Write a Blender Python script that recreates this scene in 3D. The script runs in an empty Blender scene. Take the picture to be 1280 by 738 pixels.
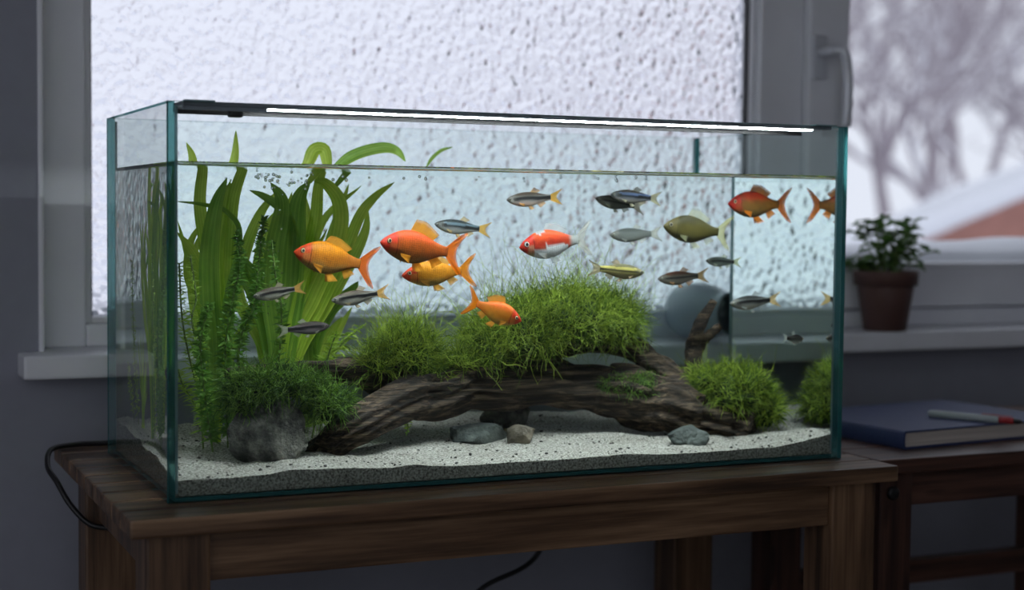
import bpy, math, random
import numpy as np
from mathutils import Vector, Matrix, noise

random.seed(7); RNG = np.random.default_rng(7)
S = bpy.context.scene
C = S.collection
ZB = 0.48                       # height of the bench top above the floor; all builders below use z = 0 at the bench top

# ------------------------------------------------------------------ camera
F_PX = 1928.3
CAM = np.array([-0.3141, -1.502, 0.2894]); YAW, PITCH, ROLL = 0.4256, -0.0536, 0.0104
_fw = np.array([math.sin(YAW)*math.cos(PITCH), math.cos(YAW)*math.cos(PITCH), math.sin(PITCH)])
_r = np.array([math.cos(YAW), -math.sin(YAW), 0.0]); _u = np.cross(_r, _fw)
RT = _r*math.cos(ROLL)+_u*math.sin(ROLL); UP = -_r*math.sin(ROLL)+_u*math.cos(ROLL)
cd = bpy.data.cameras.new('camera'); cam = bpy.data.objects.new('camera', cd); C.objects.link(cam)
m = Matrix.Identity(4)
for i in range(3):
    m[i][0], m[i][1], m[i][2], m[i][3] = RT[i], UP[i], -_fw[i], CAM[i]+(ZB if i == 2 else 0)
cam.matrix_world = m
cd.sensor_fit = 'HORIZONTAL'; cd.sensor_width = 36; cd.lens = F_PX/1280*36
cd.clip_start = 0.05; cd.clip_end = 300
cd.dof.use_dof = True; cd.dof.focus_distance = 1.66; cd.dof.aperture_fstop = 3.2
S.camera = cam
S.view_settings.view_transform = 'Standard'; S.view_settings.look = 'None'
S.view_settings.gamma = 1; S.view_settings.use_curve_mapping = False
S.view_settings.exposure = 0.5
cy = S.cycles
cy.use_denoising = True
cy.max_bounces = 20; cy.transmission_bounces = 16; cy.transparent_max_bounces = 40
cy.glossy_bounces = 8; cy.diffuse_bounces = 5; cy.caustics_refractive = True; cy.caustics_reflective = True
cy.sample_clamp_indirect = 6.0; cy.sample_clamp_direct = 0; cy.blur_glossy = 0.5

# ------------------------------------------------------------------ world: even overcast winter sky
w = bpy.data.worlds.new('overcast_sky'); S.world = w; w.use_nodes = True
bg = w.node_tree.nodes['Background']
bg.inputs[0].default_value = (0.83, 0.86, 0.97, 1); bg.inputs[1].default_value = 0.76
LED_STRENGTH = 76.0

# ------------------------------------------------------------------ pixel -> place helpers (image taken as 1280 x 738)
def ray(px, py):
    d = _fw + RT*(px-640)/F_PX - UP*(py-369)/F_PX
    return CAM, d/np.linalg.norm(d)
def ony(px, py, y):
    c, d = ray(px, py); return c + d*(y-c[1])/d[1]
def onz(px, py, z):
    c, d = ray(px, py); return c + d*(z-c[2])/d[2]
GT = 0.008                      # glass thickness
TL, TD, TH, WL = 0.80, 0.343, 0.394, 0.332   # tank length, depth, height, water level
def wat(px, py, y):             # seen through the front of the water: the ray bends there
    c, d = ray(px, py); P = c + d*(GT-c[1])/d[1]
    t = d/1.33; t[1] = math.sqrt(1-t[0]**2-t[2]**2)
    return P + t*(y-GT)/t[1]
def thru(px, py, y):            # seen through the whole body of water
    P = wat(px, py, TD-GT); d = ray(px, py)[1]
    return P + d*(y-(TD-GT))/d[1]
def lerp(a, b, t): return a+(b-a)*t
def V(*a): return np.array(a, float)
def nz(x, y, z, s=1.0): return noise.noise(Vector((x*s, y*s, z*s)))
def fbm(x, y, z, s=1.0, o=4): return noise.fractal(Vector((x*s, y*s, z*s)), 1.0, 2.0, o)

# ------------------------------------------------------------------ mesh helpers
def mesh(name, v, f, mats, smooth=True, mi=None, col=None, uv=None):
    me = bpy.data.meshes.new(name)
    v = np.asarray(v, np.float32).reshape(-1, 3)
    if isinstance(f, np.ndarray):
        n, k = f.shape
        me.vertices.add(len(v)); me.vertices.foreach_set('co', v.ravel())
        me.loops.add(n*k); me.loops.foreach_set('vertex_index', f.astype(np.int32).ravel())
        me.polygons.add(n); me.polygons.foreach_set('loop_start', np.arange(0, n*k, k, dtype=np.int32))
        me.update(calc_edges=True); me.validate()
    else:
        me.from_pydata([tuple(map(float, p)) for p in v], [], [tuple(int(i) for i in q) for q in f]); me.update()
    for q in (mats if isinstance(mats, (list, tuple)) else [mats]): me.materials.append(q)
    if smooth: me.polygons.foreach_set('use_smooth', np.ones(len(me.polygons), bool))
    if mi is not None: me.polygons.foreach_set('material_index', np.asarray(mi, np.int32))
    if col is not None:
        a = me.color_attributes.new('Col', 'FLOAT_COLOR', 'POINT')
        c4 = np.ones((len(v), 4), np.float32); c4[:, :3] = col
        a.data.foreach_set('color', c4.ravel())
    if uv is not None:
        l = me.uv_layers.new(name='UVMap')
        idx = np.zeros(len(me.loops), np.int32); me.loops.foreach_get('vertex_index', idx)
        l.data.foreach_set('uv', np.asarray(uv, np.float32)[idx].ravel())
    return me

def tag(o, label=None, cat=None, group=None, kind=None):
    if label: o['label'] = label
    if cat: o['category'] = cat
    if group: o['group'] = group
    if kind: o['kind'] = kind
    return o
def top(name, me, loc=(0, 0, 0), label=None, cat=None, group=None, kind=None):
    o = bpy.data.objects.new(name, me); C.objects.link(o); o.location = (loc[0], loc[1], loc[2]+ZB)
    return tag(o, label, cat, group, kind)
def thing(name, label, cat, loc=(0, 0, 0), group=None, kind=None): return top(name, None, loc, label, cat, group, kind)
def part(name, me, parent, loc=(0, 0, 0), rot=None, kind=None, label=None):
    o = bpy.data.objects.new(name, me); C.objects.link(o); o.parent = parent; o.location = loc
    if rot is not None: o.rotation_euler = rot
    return tag(o, label, None, None, kind)

def box(x0, x1, y0, y1, z0, z1, b=0.0):
    """a box, its edges chamfered by b"""
    if b <= 0:
        v = [(x, y, z) for x in (x0, x1) for y in (y0, y1) for z in (z0, z1)]
        f = [(0, 1, 3, 2), (4, 6, 7, 5), (0, 4, 5, 1), (2, 3, 7, 6), (0, 2, 6, 4), (1, 5, 7, 3)]
        return v, f
    import bmesh
    bm = bmesh.new()
    v, f = box(x0, x1, y0, y1, z0, z1)
    vs = [bm.verts.new(p) for p in v]
    for q in f: bm.faces.new([vs[i] for i in q])
    bmesh.ops.bevel(bm, geom=bm.edges[:], offset=b, segments=2, affect='EDGES', profile=0.6)
    bm.normal_update(); bm.verts.index_update()
    v = [tuple(p.co) for p in bm.verts]; f = [tuple(p.index for p in q.verts) for q in bm.faces]
    bm.free(); return v, f
def join(*vf):
    v, f = [], []
    for a, b in vf:
        n = len(v); v += [tuple(p) for p in a]; f += [tuple(i+n for i in q) for q in b]
    return v, f
def lathe(prof, n=32, cx=0, cy_=0, cz=0):
    v, f = [], []
    for r, z in prof:
        for k in range(n):
            a = 2*math.pi*k/n; v.append((cx+r*math.cos(a), cy_+r*math.sin(a), cz+z))
    for i in range(len(prof)-1):
        for k in range(n):
            a, b = i*n+k, i*n+(k+1) % n; f.append((a, b, b+n, a+n))
    f.append(tuple(range(n-1, -1, -1))); f.append(tuple(range((len(prof)-1)*n, len(prof)*n)))
    return v, f
def frames(P):
    P = np.asarray(P, float); T = np.gradient(P, axis=0); T /= np.linalg.norm(T, axis=1)[:, None]+1e-12
    N = np.zeros_like(P); ref = V(0, 0, 1) if abs(T[0][2]) < .9 else V(0, 1, 0)
    n = ref - T[0]*(ref@T[0]); n /= np.linalg.norm(n)
    for i in range(len(P)):
        n = n - T[i]*(n@T[i]); n /= np.linalg.norm(n)+1e-12; N[i] = n
    return T, N, np.cross(T, N)
def smoothpath(pts, n):
    """Catmull-Rom through the points, n samples"""
    pts = np.asarray(pts, float); k = len(pts)
    P = np.vstack([2*pts[0]-pts[1], pts, 2*pts[-1]-pts[-2]])
    out = []
    for t in np.linspace(0, k-1, n):
        i = min(int(t), k-2); u = t-i; a, b, c, d = P[i], P[i+1], P[i+2], P[i+3]
        out.append(.5*((2*b)+(-a+c)*u+(2*a-5*b+4*c-d)*u*u+(-a+3*b-3*c+d)*u**3))
    return np.array(out)
def tube(P, R, n=8, cap=True, fn=None):
    P = np.asarray(P, float); T, N, B = frames(P); R = np.broadcast_to(np.asarray(R, float), (len(P),))
    v, f = [], []
    for i in range(len(P)):
        for k in range(n):
            a = 2*math.pi*k/n; r = R[i]*(fn(i/(len(P)-1), a) if fn else 1)
            v.append(P[i]+r*(math.cos(a)*N[i]+math.sin(a)*B[i]))
    for i in range(len(P)-1):
        for k in range(n):
            a, b = i*n+k, i*n+(k+1) % n; f.append((a, b, b+n, a+n))
    if cap: f.append(tuple(range(n-1, -1, -1))); f.append(tuple(range((len(P)-1)*n, len(P)*n)))
    return v, f
def ico(sub=3):
    import bmesh
    bm = bmesh.new(); bmesh.ops.create_icosphere(bm, subdivisions=sub, radius=1.0)
    v = np.array([p.co[:] for p in bm.verts]); f = np.array([[q.index for q in p.verts] for p in bm.faces]); bm.free()
    return v, f

# ------------------------------------------------------------------ material helpers
class NT:
    def __init__(s, name):
        s.m = bpy.data.materials.new(name); s.m.use_nodes = True; s.t = s.m.node_tree; s.t.nodes.clear()
        s.out = s.n('OutputMaterial')
    def n(s, kind, **kw):
        o = s.t.nodes.new('ShaderNode'+kind)
        for k, v in kw.items():
            if hasattr(o, k): setattr(o, k, v)
        return o
    def set(s, node, **kw):
        for k, v in kw.items():
            i = node.inputs[k.replace('_', ' ')]
            if hasattr(v, 'is_output'): s.t.links.new(v, i)
            else: i.default_value = v
        return node
    def ln(s, a, b): s.t.links.new(a, b)
    def ramp(s, fac, stops, interp='LINEAR'):
        r = s.n('ValToRGB'); r.color_ramp.interpolation = interp; e = r.color_ramp.elements
        while len(e) < len(stops): e.new(0.5)
        for q, (p, c) in zip(e, stops): q.position = p; q.color = (*c, 1) if len(c) == 3 else c
        s.ln(fac, r.inputs[0]); return r.outputs[0]
    def coord(s, which='Object', scale=(1, 1, 1)):
        tc = s.n('TexCoord'); mp = s.n('Mapping'); mp.inputs['Scale'].default_value = scale
        s.ln(tc.outputs[which], mp.inputs[0]); return mp.outputs[0]
    def noise(s, vec, scale, detail=4, rough=.55):
        o = s.n('TexNoise'); s.ln(vec, o.inputs['Vector']); o.inputs['Scale'].default_value = scale
        o.inputs['Detail'].default_value = detail; o.inputs['Roughness'].default_value = rough; return o.outputs[0]
    def bump(s, h, strength=.5, dist=.002):
        b = s.n('Bump'); b.inputs['Strength'].default_value = strength; b.inputs['Distance'].default_value = dist
        s.ln(h, b.inputs['Height']); return b.outputs[0]
    def bsdf(s, **kw):
        b = s.n('BsdfPrincipled'); s.set(b, **kw); return b
    def done(s, shader): s.ln(shader, s.out.inputs['Surface']); return s.m
    def mix(s, f, a, b):
        x = s.n('MixShader')
        if hasattr(f, 'is_output'): s.ln(f, x.inputs[0])
        else: x.inputs[0].default_value = f
        s.ln(a, x.inputs[1]); s.ln(b, x.inputs[2]); return x.outputs[0]
def rgb(r, g, b):
    f = lambda c: (c/255/12.92 if c/255 <= .04045 else ((c/255+.055)/1.055)**2.4)
    return (f(r), f(g), f(b), 1)

def plain(name, col, rough=.5, nscale=0, var=.15, bump=0, **kw):
    t = NT(name); 
    if nscale:
        c = t.coord(); h = t.noise(c, nscale, 5)
        base = t.ramp(h, [(.3, tuple(np.array(col[:3])*(1-var))), (.7, tuple(np.array(col[:3])*(1+var)))])
        b = t.bsdf(Base_Color=base, Roughness=rough, **kw)
        if bump: t.ln(t.bump(h, bump, .003), b.inputs['Normal'])
    else: b = t.bsdf(Base_Color=col, Roughness=rough, **kw)
    return t.done(b.outputs[0])

def thin_glass(name, tint, ior=1.5):
    t = NT(name); tr = t.set(t.n('BsdfTransparent'), Color=tint); gl = t.set(t.n('BsdfGlossy'), Roughness=0.0, Color=(1, 1, 1, 1))
    # plane-parallel sheet: Schlick reflectance, the same from either side
    ge = t.n('NewGeometry'); dp = t.n('VectorMath', operation='DOT_PRODUCT'); t.ln(ge.outputs['Normal'], dp.inputs[0]); t.ln(ge.outputs['Incoming'], dp.inputs[1])
    ab = t.n('Math', operation='ABSOLUTE'); t.ln(dp.outputs['Value'], ab.inputs[0])
    om = t.n('Math', operation='SUBTRACT'); om.inputs[0].default_value = 1; t.ln(ab.outputs[0], om.inputs[1])
    pw = t.n('Math', operation='POWER'); t.ln(om.outputs[0], pw.inputs[0]); pw.inputs[1].default_value = 5
    f0 = ((ior-1)/(ior+1))**2
    ma = t.n('Math', operation='MULTIPLY_ADD'); t.ln(pw.outputs[0], ma.inputs[0]); ma.inputs[1].default_value = 1-f0; ma.inputs[2].default_value = f0
    return t.done(t.mix(ma.outputs[0], tr.outputs[0], gl.outputs[0]))
def wood(name, dark, mid, light, axis=0, gloss=.45):
    t = NT(name)
    sc = [28, 28, 28]; sc[axis] = 1.6
    c = t.coord('Object', tuple(sc)); g = t.noise(c, 1.6, 6, .6)
    sc2 = [160, 160, 160]; sc2[axis] = 5
    g2 = t.noise(t.coord('Object', tuple(sc2)), 1.2, 3)
    kn = t.noise(t.coord('Object', (7, 22, 22) if axis == 0 else (22, 22, 7)), 1.0, 2)
    col = t.ramp(g, [(.36, dark), (.5, mid), (.64, light)])
    mx = t.n('MixRGB', blend_type='MULTIPLY'); mx.inputs[0].default_value = .55
    t.ln(col, mx.inputs[1]); t.ln(t.ramp(g2, [(.38, (.42, .36, .32)), (.56, (1, 1, 1))]), mx.inputs[2])
    mx2 = t.n('MixRGB', blend_type='MULTIPLY'); mx2.inputs[0].default_value = .8
    t.ln(mx.outputs[0], mx2.inputs[1]); t.ln(t.ramp(kn, [(.24, (.16, .1, .07)), (.33, (1, 1, 1))]), mx2.inputs[2])
    b = t.bsdf(Base_Color=mx2.outputs[0], Roughness=gloss)
    t.ln(t.bump(g2, .35, .0008), b.inputs['Normal'])
    return t.done(b.outputs[0])
def leafy(name, c1, c2, trans=.5, scale=60, stretch=(1, 1, 1), rough=.4, vc=False):
    t = NT(name); h = t.noise(t.coord('Object', stretch), scale, 3)
    if vc: h = t.n('VertexColor', layer_name='Col').outputs[0]
    col = t.ramp(h, [(.3, c1), (.7, c2)])
    d = t.bsdf(Base_Color=col, Roughness=rough); tl = t.n('BsdfTranslucent'); t.ln(col, tl.inputs[0])
    return t.done(t.mix(trans, d.outputs[0], tl.outputs[0]))

M = {}
M['wall'] = plain('wall_paint', rgb(140, 142, 152), .85, 40, .03, .08)
M['room'] = plain('room_paint', rgb(206, 205, 204), .9, 30, .03)
M['floor'] = wood('floor_boards', (.03, .022, .016), (.06, .042, .03), (.09, .065, .045), 0, .5)
M['frame'] = plain('window_paint', rgb(226, 228, 233), .42, 12, .03)
M['gasket'] = plain('gasket_rubber', (.012, .013, .015, 1), .6)
M['metal'] = plain('handle_metal', rgb(205, 208, 214), .3, Metallic=.35)
M['wood'] = wood('bench_wood', (.05, .027, .014), (.15, .085, .044), (.27, .165, .09), 0)
M['woodv'] = wood('leg_wood', (.05, .027, .014), (.135, .075, .039), (.23, .135, .072), 2)
M['wood2'] = wood('dark_table_wood', (.03, .013, .009), (.085, .038, .025), (.14, .068, .045), 0)
M['wood2v'] = wood('dark_leg_wood', (.025, .011, .008), (.07, .03, .02), (.11, .052, .035), 2)
M['black'] = plain('black_rubber', (.01, .01, .011, 1), .45)
M['glass'] = thin_glass('aquarium_glass', (.955, .985, .975, 1))
t = NT('aquarium_glass_inside'); M['glassin'] = t.done(t.set(t.n('BsdfTransparent'), Color=(.955, .985, .975, 1)).outputs[0])
M['clear'] = thin_glass('window_glass', (.97, .98, .98, 1))
t = NT('glass_edge'); g = t.set(t.n('BsdfGlass'), Color=(.22, .5, .5, 1), Roughness=.12, IOR=1.45)
d = t.set(t.n('BsdfDiffuse'), Color=(.05, .2, .21, 1)); M['edge'] = t.done(t.mix(.45, g.outputs[0], d.outputs[0]))
M['silicone'] = plain('clear_silicone', rgb(130, 160, 165), .3, Transmission_Weight=.6)

# water: bending sides, and a top surface that mirrors from below
t = NT('water_side'); fr = t.set(t.n('Fresnel'), IOR=1.33); gt_ = t.n('Math', operation='GREATER_THAN'); t.ln(fr.outputs[0], gt_.inputs[0]); gt_.inputs[1].default_value = .97
rf = t.set(t.n('BsdfRefraction'), Color=(.955, .988, .975, 1), Roughness=0, IOR=1.33); gl = t.set(t.n('BsdfGlossy'), Color=(.96, .99, .98, 1), Roughness=0)
M['water'] = t.done(t.mix(gt_.outputs[0], rf.outputs[0], gl.outputs[0]))
t = NT('water_surface'); fr = t.set(t.n('Fresnel'), IOR=1.33)
h = t.noise(t.coord('Object', (1, 2.2, 1)), 26, 2)
bp = t.bump(h, .35, .004); t.ln(bp, fr.inputs['Normal'])
tr = t.set(t.n('BsdfTransparent'), Color=(.97, .99, .98, 1)); gl = t.set(t.n('BsdfGlossy'), Roughness=.0, Color=(.97, 1, .99, 1)); t.ln(bp, gl.inputs['Normal'])
M['surface'] = t.done(t.mix(fr.outputs[0], tr.outputs[0], gl.outputs[0]))
t = NT('air_bubble'); M['bubble'] = t.done(t.set(t.n('BsdfGlass'), IOR=.75, Roughness=0).outputs[0])

# hammered privacy glass
t = NT('hammered_glass'); c = t.coord('Object', (1, 1, .8))
vo = t.n('TexVoronoi', feature='SMOOTH_F1'); t.ln(c, vo.inputs['Vector']); vo.inputs['Scale'].default_value = 105
n1 = t.noise(c, 60, 3); mt = t.n('Math', operation='ADD'); t.ln(vo.outputs['Distance'], mt.inputs[0]); t.ln(n1, mt.inputs[1])
bp = t.bump(mt.outputs[0], .85, .0075)
rf = t.set(t.n('BsdfRefraction'), Color=(.97, .975, .99, 1), Roughness=.15, IOR=1.33); t.ln(bp, rf.inputs['Normal'])
gl = t.set(t.n('BsdfGlossy'), Color=(1, 1, 1, 1), Roughness=.2); t.ln(bp, gl.inputs['Normal'])
fr = t.set(t.n('Fresnel'), IOR=1.4)
M['frost'] = t.done(t.mix(fr.outputs[0], rf.outputs[0], gl.outputs[0]))

# sand
t = NT('aquarium_sand'); c = t.coord()
a = t.noise(c, 420, 3); b2 = t.noise(c, 620, 2); c2 = t.noise(c, 22, 4)
col = t.ramp(a, [(.34, (.12, .115, .10)), (.47, (.34, .325, .295)), (.64, (.60, .585, .54))])
mx = t.n('MixRGB', blend_type='MULTIPLY'); mx.inputs[0].default_value = .7; t.ln(col, mx.inputs[1])
t.ln(t.ramp(b2, [(.30, (.12, .1, .09)), (.38, (1, 1, 1))]), mx.inputs[2])
mx2 = t.n('MixRGB', blend_type='MULTIPLY'); mx2.inputs[0].default_value = .5; t.ln(mx.outputs[0], mx2.inputs[1]); t.ln(t.ramp(c2, [(.3, (.72, .7, .66)), (.6, (1, 1, 1))]), mx2.inputs[2])
b = t.bsdf(Base_Color=mx2.outputs[0], Roughness=.9); t.ln(t.bump(a, 1.0, .004), b.inputs['Normal']); M['sand'] = t.done(b.outputs[0])
M['grit'] = plain('dark_grit', (.03, .028, .026, 1), .6, 80, .5)
def stone(name, lo, hi, sc=22):
    t = NT(name); c = t.coord(); a = t.noise(c, sc, 7, .65); k = t.noise(c, sc*7, 4)
    col = t.ramp(a, [(.39, lo), (.5, tuple(lerp(np.array(lo), np.array(hi), .35))), (.63, hi)])
    b = t.bsdf(Base_Color=col, Roughness=.7); t.ln(t.bump(k, .9, .006), b.inputs['Normal']); return t.done(b.outputs[0])
M['rock'] = stone('grey_rock', (.03, .031, .029), (.26, .25, .22), 45)
M['slate'] = stone('slate_rock', (.025, .035, .033), (.14, .16, .15))
M['brownrock'] = stone('brown_rock', (.07, .06, .045), (.24, .20, .15))
t = NT('driftwood_bark'); c = t.coord('Object', (9, 70, 110)); a = t.noise(c, 2.2, 7, .65); k = t.noise(t.coord('Object', (1, 1, 1)), 14, 4)
col = t.ramp(a, [(.38, (.008, .005, .004)), (.5, (.05, .032, .02)), (.62, (.22, .155, .10))])
mx = t.n('MixRGB', blend_type='MULTIPLY'); mx.inputs[0].default_value = .7; t.ln(col, mx.inputs[1]); t.ln(t.ramp(k, [(.35, (.3, .27, .24)), (.62, (1, 1, 1))]), mx.inputs[2])
b = t.bsdf(Base_Color=mx.outputs[0], Roughness=.75); t.ln(t.bump(a, 1.0, .008), b.inputs['Normal']); M['bark'] = t.done(b.outputs[0])
M['moss'] = leafy('bright_moss', (.08, .17, .012), (.46, .60, .08), .45, 25, vc=True)
M['moss2'] = leafy('deep_moss', (.03, .10, .012), (.22, .40, .05), .45, 25, vc=True)
M['mosscore'] = plain('moss_mat', (.03, .06, .012, 1), .9, 120, .5)
def strap(name, dark, light, trans):
    t = NT(name); uv = t.n('TexCoord'); mp = t.n('Mapping'); mp.inputs['Scale'].default_value = (9, .6, 1); t.ln(uv.outputs['UV'], mp.inputs[0])
    v_ = t.noise(mp.outputs[0], 1.0, 2); n_ = t.noise(t.coord(), 28, 3)
    ad = t.n('Math', operation='MULTIPLY_ADD'); t.ln(n_, ad.inputs[0]); ad.inputs[1].default_value = .5; t.ln(v_, ad.inputs[2])
    col = t.ramp(ad.outputs[0], [(.55, dark), (.95, light)])
    d = t.bsdf(Base_Color=col, Roughness=.4); t.ln(t.bump(v_, .5, .001), d.inputs['Normal']); tl = t.n('BsdfTranslucent'); t.ln(col, tl.inputs[0])
    return t.done(t.mix(trans, d.outputs[0], tl.outputs[0]))
M['leaf'] = strap('strap_leaf', (.36, .60, .04), (.80, .93, .16), .72)
M['leafd'] = strap('dark_strap_leaf', (.15, .36, .045), (.46, .68, .12), .66)
M['fern'] = leafy('fine_leaf', (.30, .52, .05), (.58, .76, .13), .5, 30)
M['fernd'] = leafy('dark_fine_leaf', (.10, .27, .04), (.25, .46, .08), .55, 30)
M['stem'] = plain('plant_stem', (.14, .22, .05, 1), .6)
M['potleaf'] = leafy('pot_leaf', (.05, .14, .035), (.16, .30, .07), .35, 30)
M['pot'] = plain('brown_plastic', rgb(92, 66, 60), .5)
M['soil'] = plain('potting_soil', (.025, .018, .012, 1), .95, 90, .5, .6)
M['navy'] = plain('navy_cloth', rgb(44, 58, 98), .62, 500, .12, .15)
M['paper'] = None
t = NT('page_edges'); a = t.noise(t.coord('Object', (3, 3, 700)), 1.5, 2)
b = t.bsdf(Base_Color=t.ramp(a, [(.3, (.36, .32, .28)), (.7, (.62, .57, .50))]), Roughness=.85); M['paper'] = t.done(b.outputs[0])
M['pengrey'] = plain('pen_barrel', rgb(150, 160, 160), .4); M['penred'] = plain('pen_red', rgb(150, 28, 34), .35)
M['ceramic'] = plain('grey_glaze', rgb(165, 176, 190), .25, 8, .06); M['darkin'] = plain('jug_inside_dark', rgb(40, 44, 56), .35)  # darker colour for the inside of the jug's mouth
M['alu'] = plain('lamp_aluminium', rgb(128, 130, 140), .4, Metallic=.2)
t = NT('led_diffuser'); e = t.set(t.n('Emission'), Color=(.93, .96, 1, 1), Strength=LED_STRENGTH); M['led'] = t.done(e.outputs[0])
M['snow'] = plain('snow', (.86, .88, .93, 1), .8, 6, .03, .2)
M['brick'] = plain('house_brick', rgb(170, 120, 108), .85, 5, .15)
t = NT('snowy_bark'); ge = t.n('NewGeometry'); sx = t.n('SeparateXYZ'); t.ln(ge.outputs['Normal'], sx.inputs[0])
col = t.ramp(sx.outputs[2], [(.30, (.40, .35, .38)), (.48, (.88, .90, .95))])
M['tree'] = t.done(t.bsdf(Base_Color=col, Roughness=.9).outputs[0])

# ================================================================== ROOM
WY = 0.53                       # room face of the window wall
FLOOR = -ZB
def struct(name, vf, mat, parent=None, label=None):
    me = mesh(name, vf[0], vf[1], mat, smooth=False)
    if parent: return part(name, me, parent)
    return top(name, me, kind='structure', label=label)
struct('floor', box(-2.6, 3.4, -3.6, WY+.2, FLOOR-.1, FLOOR), M['floor'])
struct('ceiling', box(-2.6, 3.4, -3.6, WY+.2, 2.02, 2.12), M['room'])
# the left wall has a broad unseen opening, added to brighten the room with daylight
struct('wall_left', join(box(-2.7, -2.6, -3.6, -3.4, FLOOR, 2.02), box(-2.7, -2.6, -.9, WY+.2, FLOOR, 2.02), box(-2.7, -2.6, -3.4, -.9, FLOOR, -.1), box(-2.7, -2.6, -3.4, -.9, 1.75, 2.02)), M['room'])
struct('wall_right', box(3.4, 3.5, -3.6, WY+.2, FLOOR, 2.02), M['room'])
# a second added daylight opening behind the camera, left of the tank's mirror direction
struct('wall_front', join(box(-2.7, -2.5, -3.7, -3.6, FLOOR, 2.02), box(.1, 3.5, -3.7, -3.6, FLOOR, 2.02), box(-2.5, .1, -3.7, -3.6, FLOOR, -.1), box(-2.5, .1, -3.7, -3.6, 1.75, 2.02)), M['room'])
WX0, WX1, WZ0, WZ1 = -.05, 2.30, .100, 1.45       # window opening
struct('wall_back', join(box(-2.6, WX0, WY, WY+.2, FLOOR, 2.02), box(WX1, 3.4, WY, WY+.2, FLOOR, 2.02),
                         box(WX0, WX1, WY, WY+.2, FLOOR, WZ0), box(WX0, WX1, WY, WY+.2, WZ1, 2.02)), M['wall'])
o = top('trim_1', mesh('trim_1', *box(WX0-.004, WX0+.003, WY-.004, WY+.05, WZ0, WZ1, .002), M['frame']), kind='structure', label='white corner bead along the window opening')
# sill
o = top('trim_2', mesh('trim_2', *join(box(WX0-.03, WX1+.03, .468, WY+.001, .076, .106, .004), box(WX0, WX1, .52, .60, .08, .106, .001)), M['frame'], smooth=False), kind='structure', label='white window sill board under both windows')
# window 1: frosted pane
FY = .575
w1 = thing('window_1', 'tall frosted privacy glass window in a white frame', 'window', (0, FY, .106), kind='structure')
def wp(parent, name, x0, x1, y0, y1, z0, z1, b=.003, mat='frame'):
    L = parent.location
    return part(name, mesh(name, *box(x0-L[0], x1-L[0], y0-L[1], y1-L[1], z0-L[2]+ZB, z1-L[2]+ZB, b), M[mat], smooth=False), parent)
wp(w1, 'frame_stile', WX0, .012, FY, FY+.07, .106, WZ1)
wp(w1, 'frame_stile', 1.055, 1.135, FY, FY+.07, .106, WZ1)
wp(w1, 'bottom_rail', .0121, 1.0549, FY+.001, FY+.069, .106, .136)
wp(w1, 'top_rail', .0121, 1.0549, FY+.001, FY+.069, WZ1-.05, WZ1)
for a in ((.0121, .021, .1362, WZ1-.05), (1.046, 1.0549, .1362, WZ1-.05)):
    wp(w1, 'glazing_bead', a[0], a[1], FY+.012, FY+.03, a[2], a[3], .002)
wp(w1, 'glazing_bead', .0211, 1.0459, FY+.012, FY+.03, .1362, .145, .002)
for a in ((.0213, .0235), (1.0435, 1.0457)): wp(w1, 'gasket', a[0], a[1], FY+.02, FY+.0339, .1452, WZ1-.05, 0, 'gasket')
wp(w1, 'frosted_pane', .0215, 1.0455, FY+.034, FY+.04, .1455, WZ1-.05, 0, 'frost')
# window 2: opening sash with clear glass
w2 = thing('window_2', 'clear window sash with lever handle looking onto the snow', 'window', (1.14, FY, .106), kind='structure')
wp(w2, 'frame_rail', 1.1351, WX1, FY+.001, FY+.07, .106, .135)
wp(w2, 'frame_rail', 1.1351, WX1, FY+.001, FY+.07, WZ1-.03, WZ1)
wp(w2, 'frame_stile', WX1-.03, WX1, FY+.002, FY+.068, .1352, WZ1-.0301)
SY = FY-.016
wp(w2, 'sash_stile', 1.137, 1.214, SY, FY+.06, .138, WZ1-.031, .004)
wp(w2, 'sash_stile', 2.19, 2.267, SY, FY+.06, .138, WZ1-.031, .004)
wp(w2, 'sash_rail', 1.2141, 2.1899, SY+.001, FY+.059, .138, .203, .004)
wp(w2, 'sash_rail', 1.2141, 2.1899, SY+.001, FY+.059, WZ1-.1, WZ1-.031, .004)
wp(w2, 'pane', 1.2141, 2.1899, FY+.03, FY+.036, .2031, WZ1-.1001, 0, 'clear')
wp(w2, 'glazing_bead', 1.2141, 2.1899, SY+.004, FY+.0299, .2031, .212, .002)
hd = ony(1017, 72, SY)
rose = wp(w2, 'handle_rose', hd[0]-.006, hd[0]+.02, SY-.01, SY-.0001, hd[2]-.035, hd[2]+.035, .004, 'metal')
P = smoothpath([V(hd[0]+.007, SY-.010, hd[2]+.008), V(hd[0]+.009, SY-.038, hd[2]+.008), V(hd[0]+.022, SY-.05, hd[2]+.005), V(hd[0]+.03, SY-.05, hd[2]-.03), V(hd[0]+.032, SY-.048, hd[2]-.08), V(hd[0]+.032, SY-.045, hd[2]-.112)], 26)
L = w2.location; vv, ff = tube(P-V(L[0], L[1], L[2]-ZB), .0085, 12); part('handle_lever', mesh('handle_lever', vv, ff, M['metal']), w2)

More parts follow.
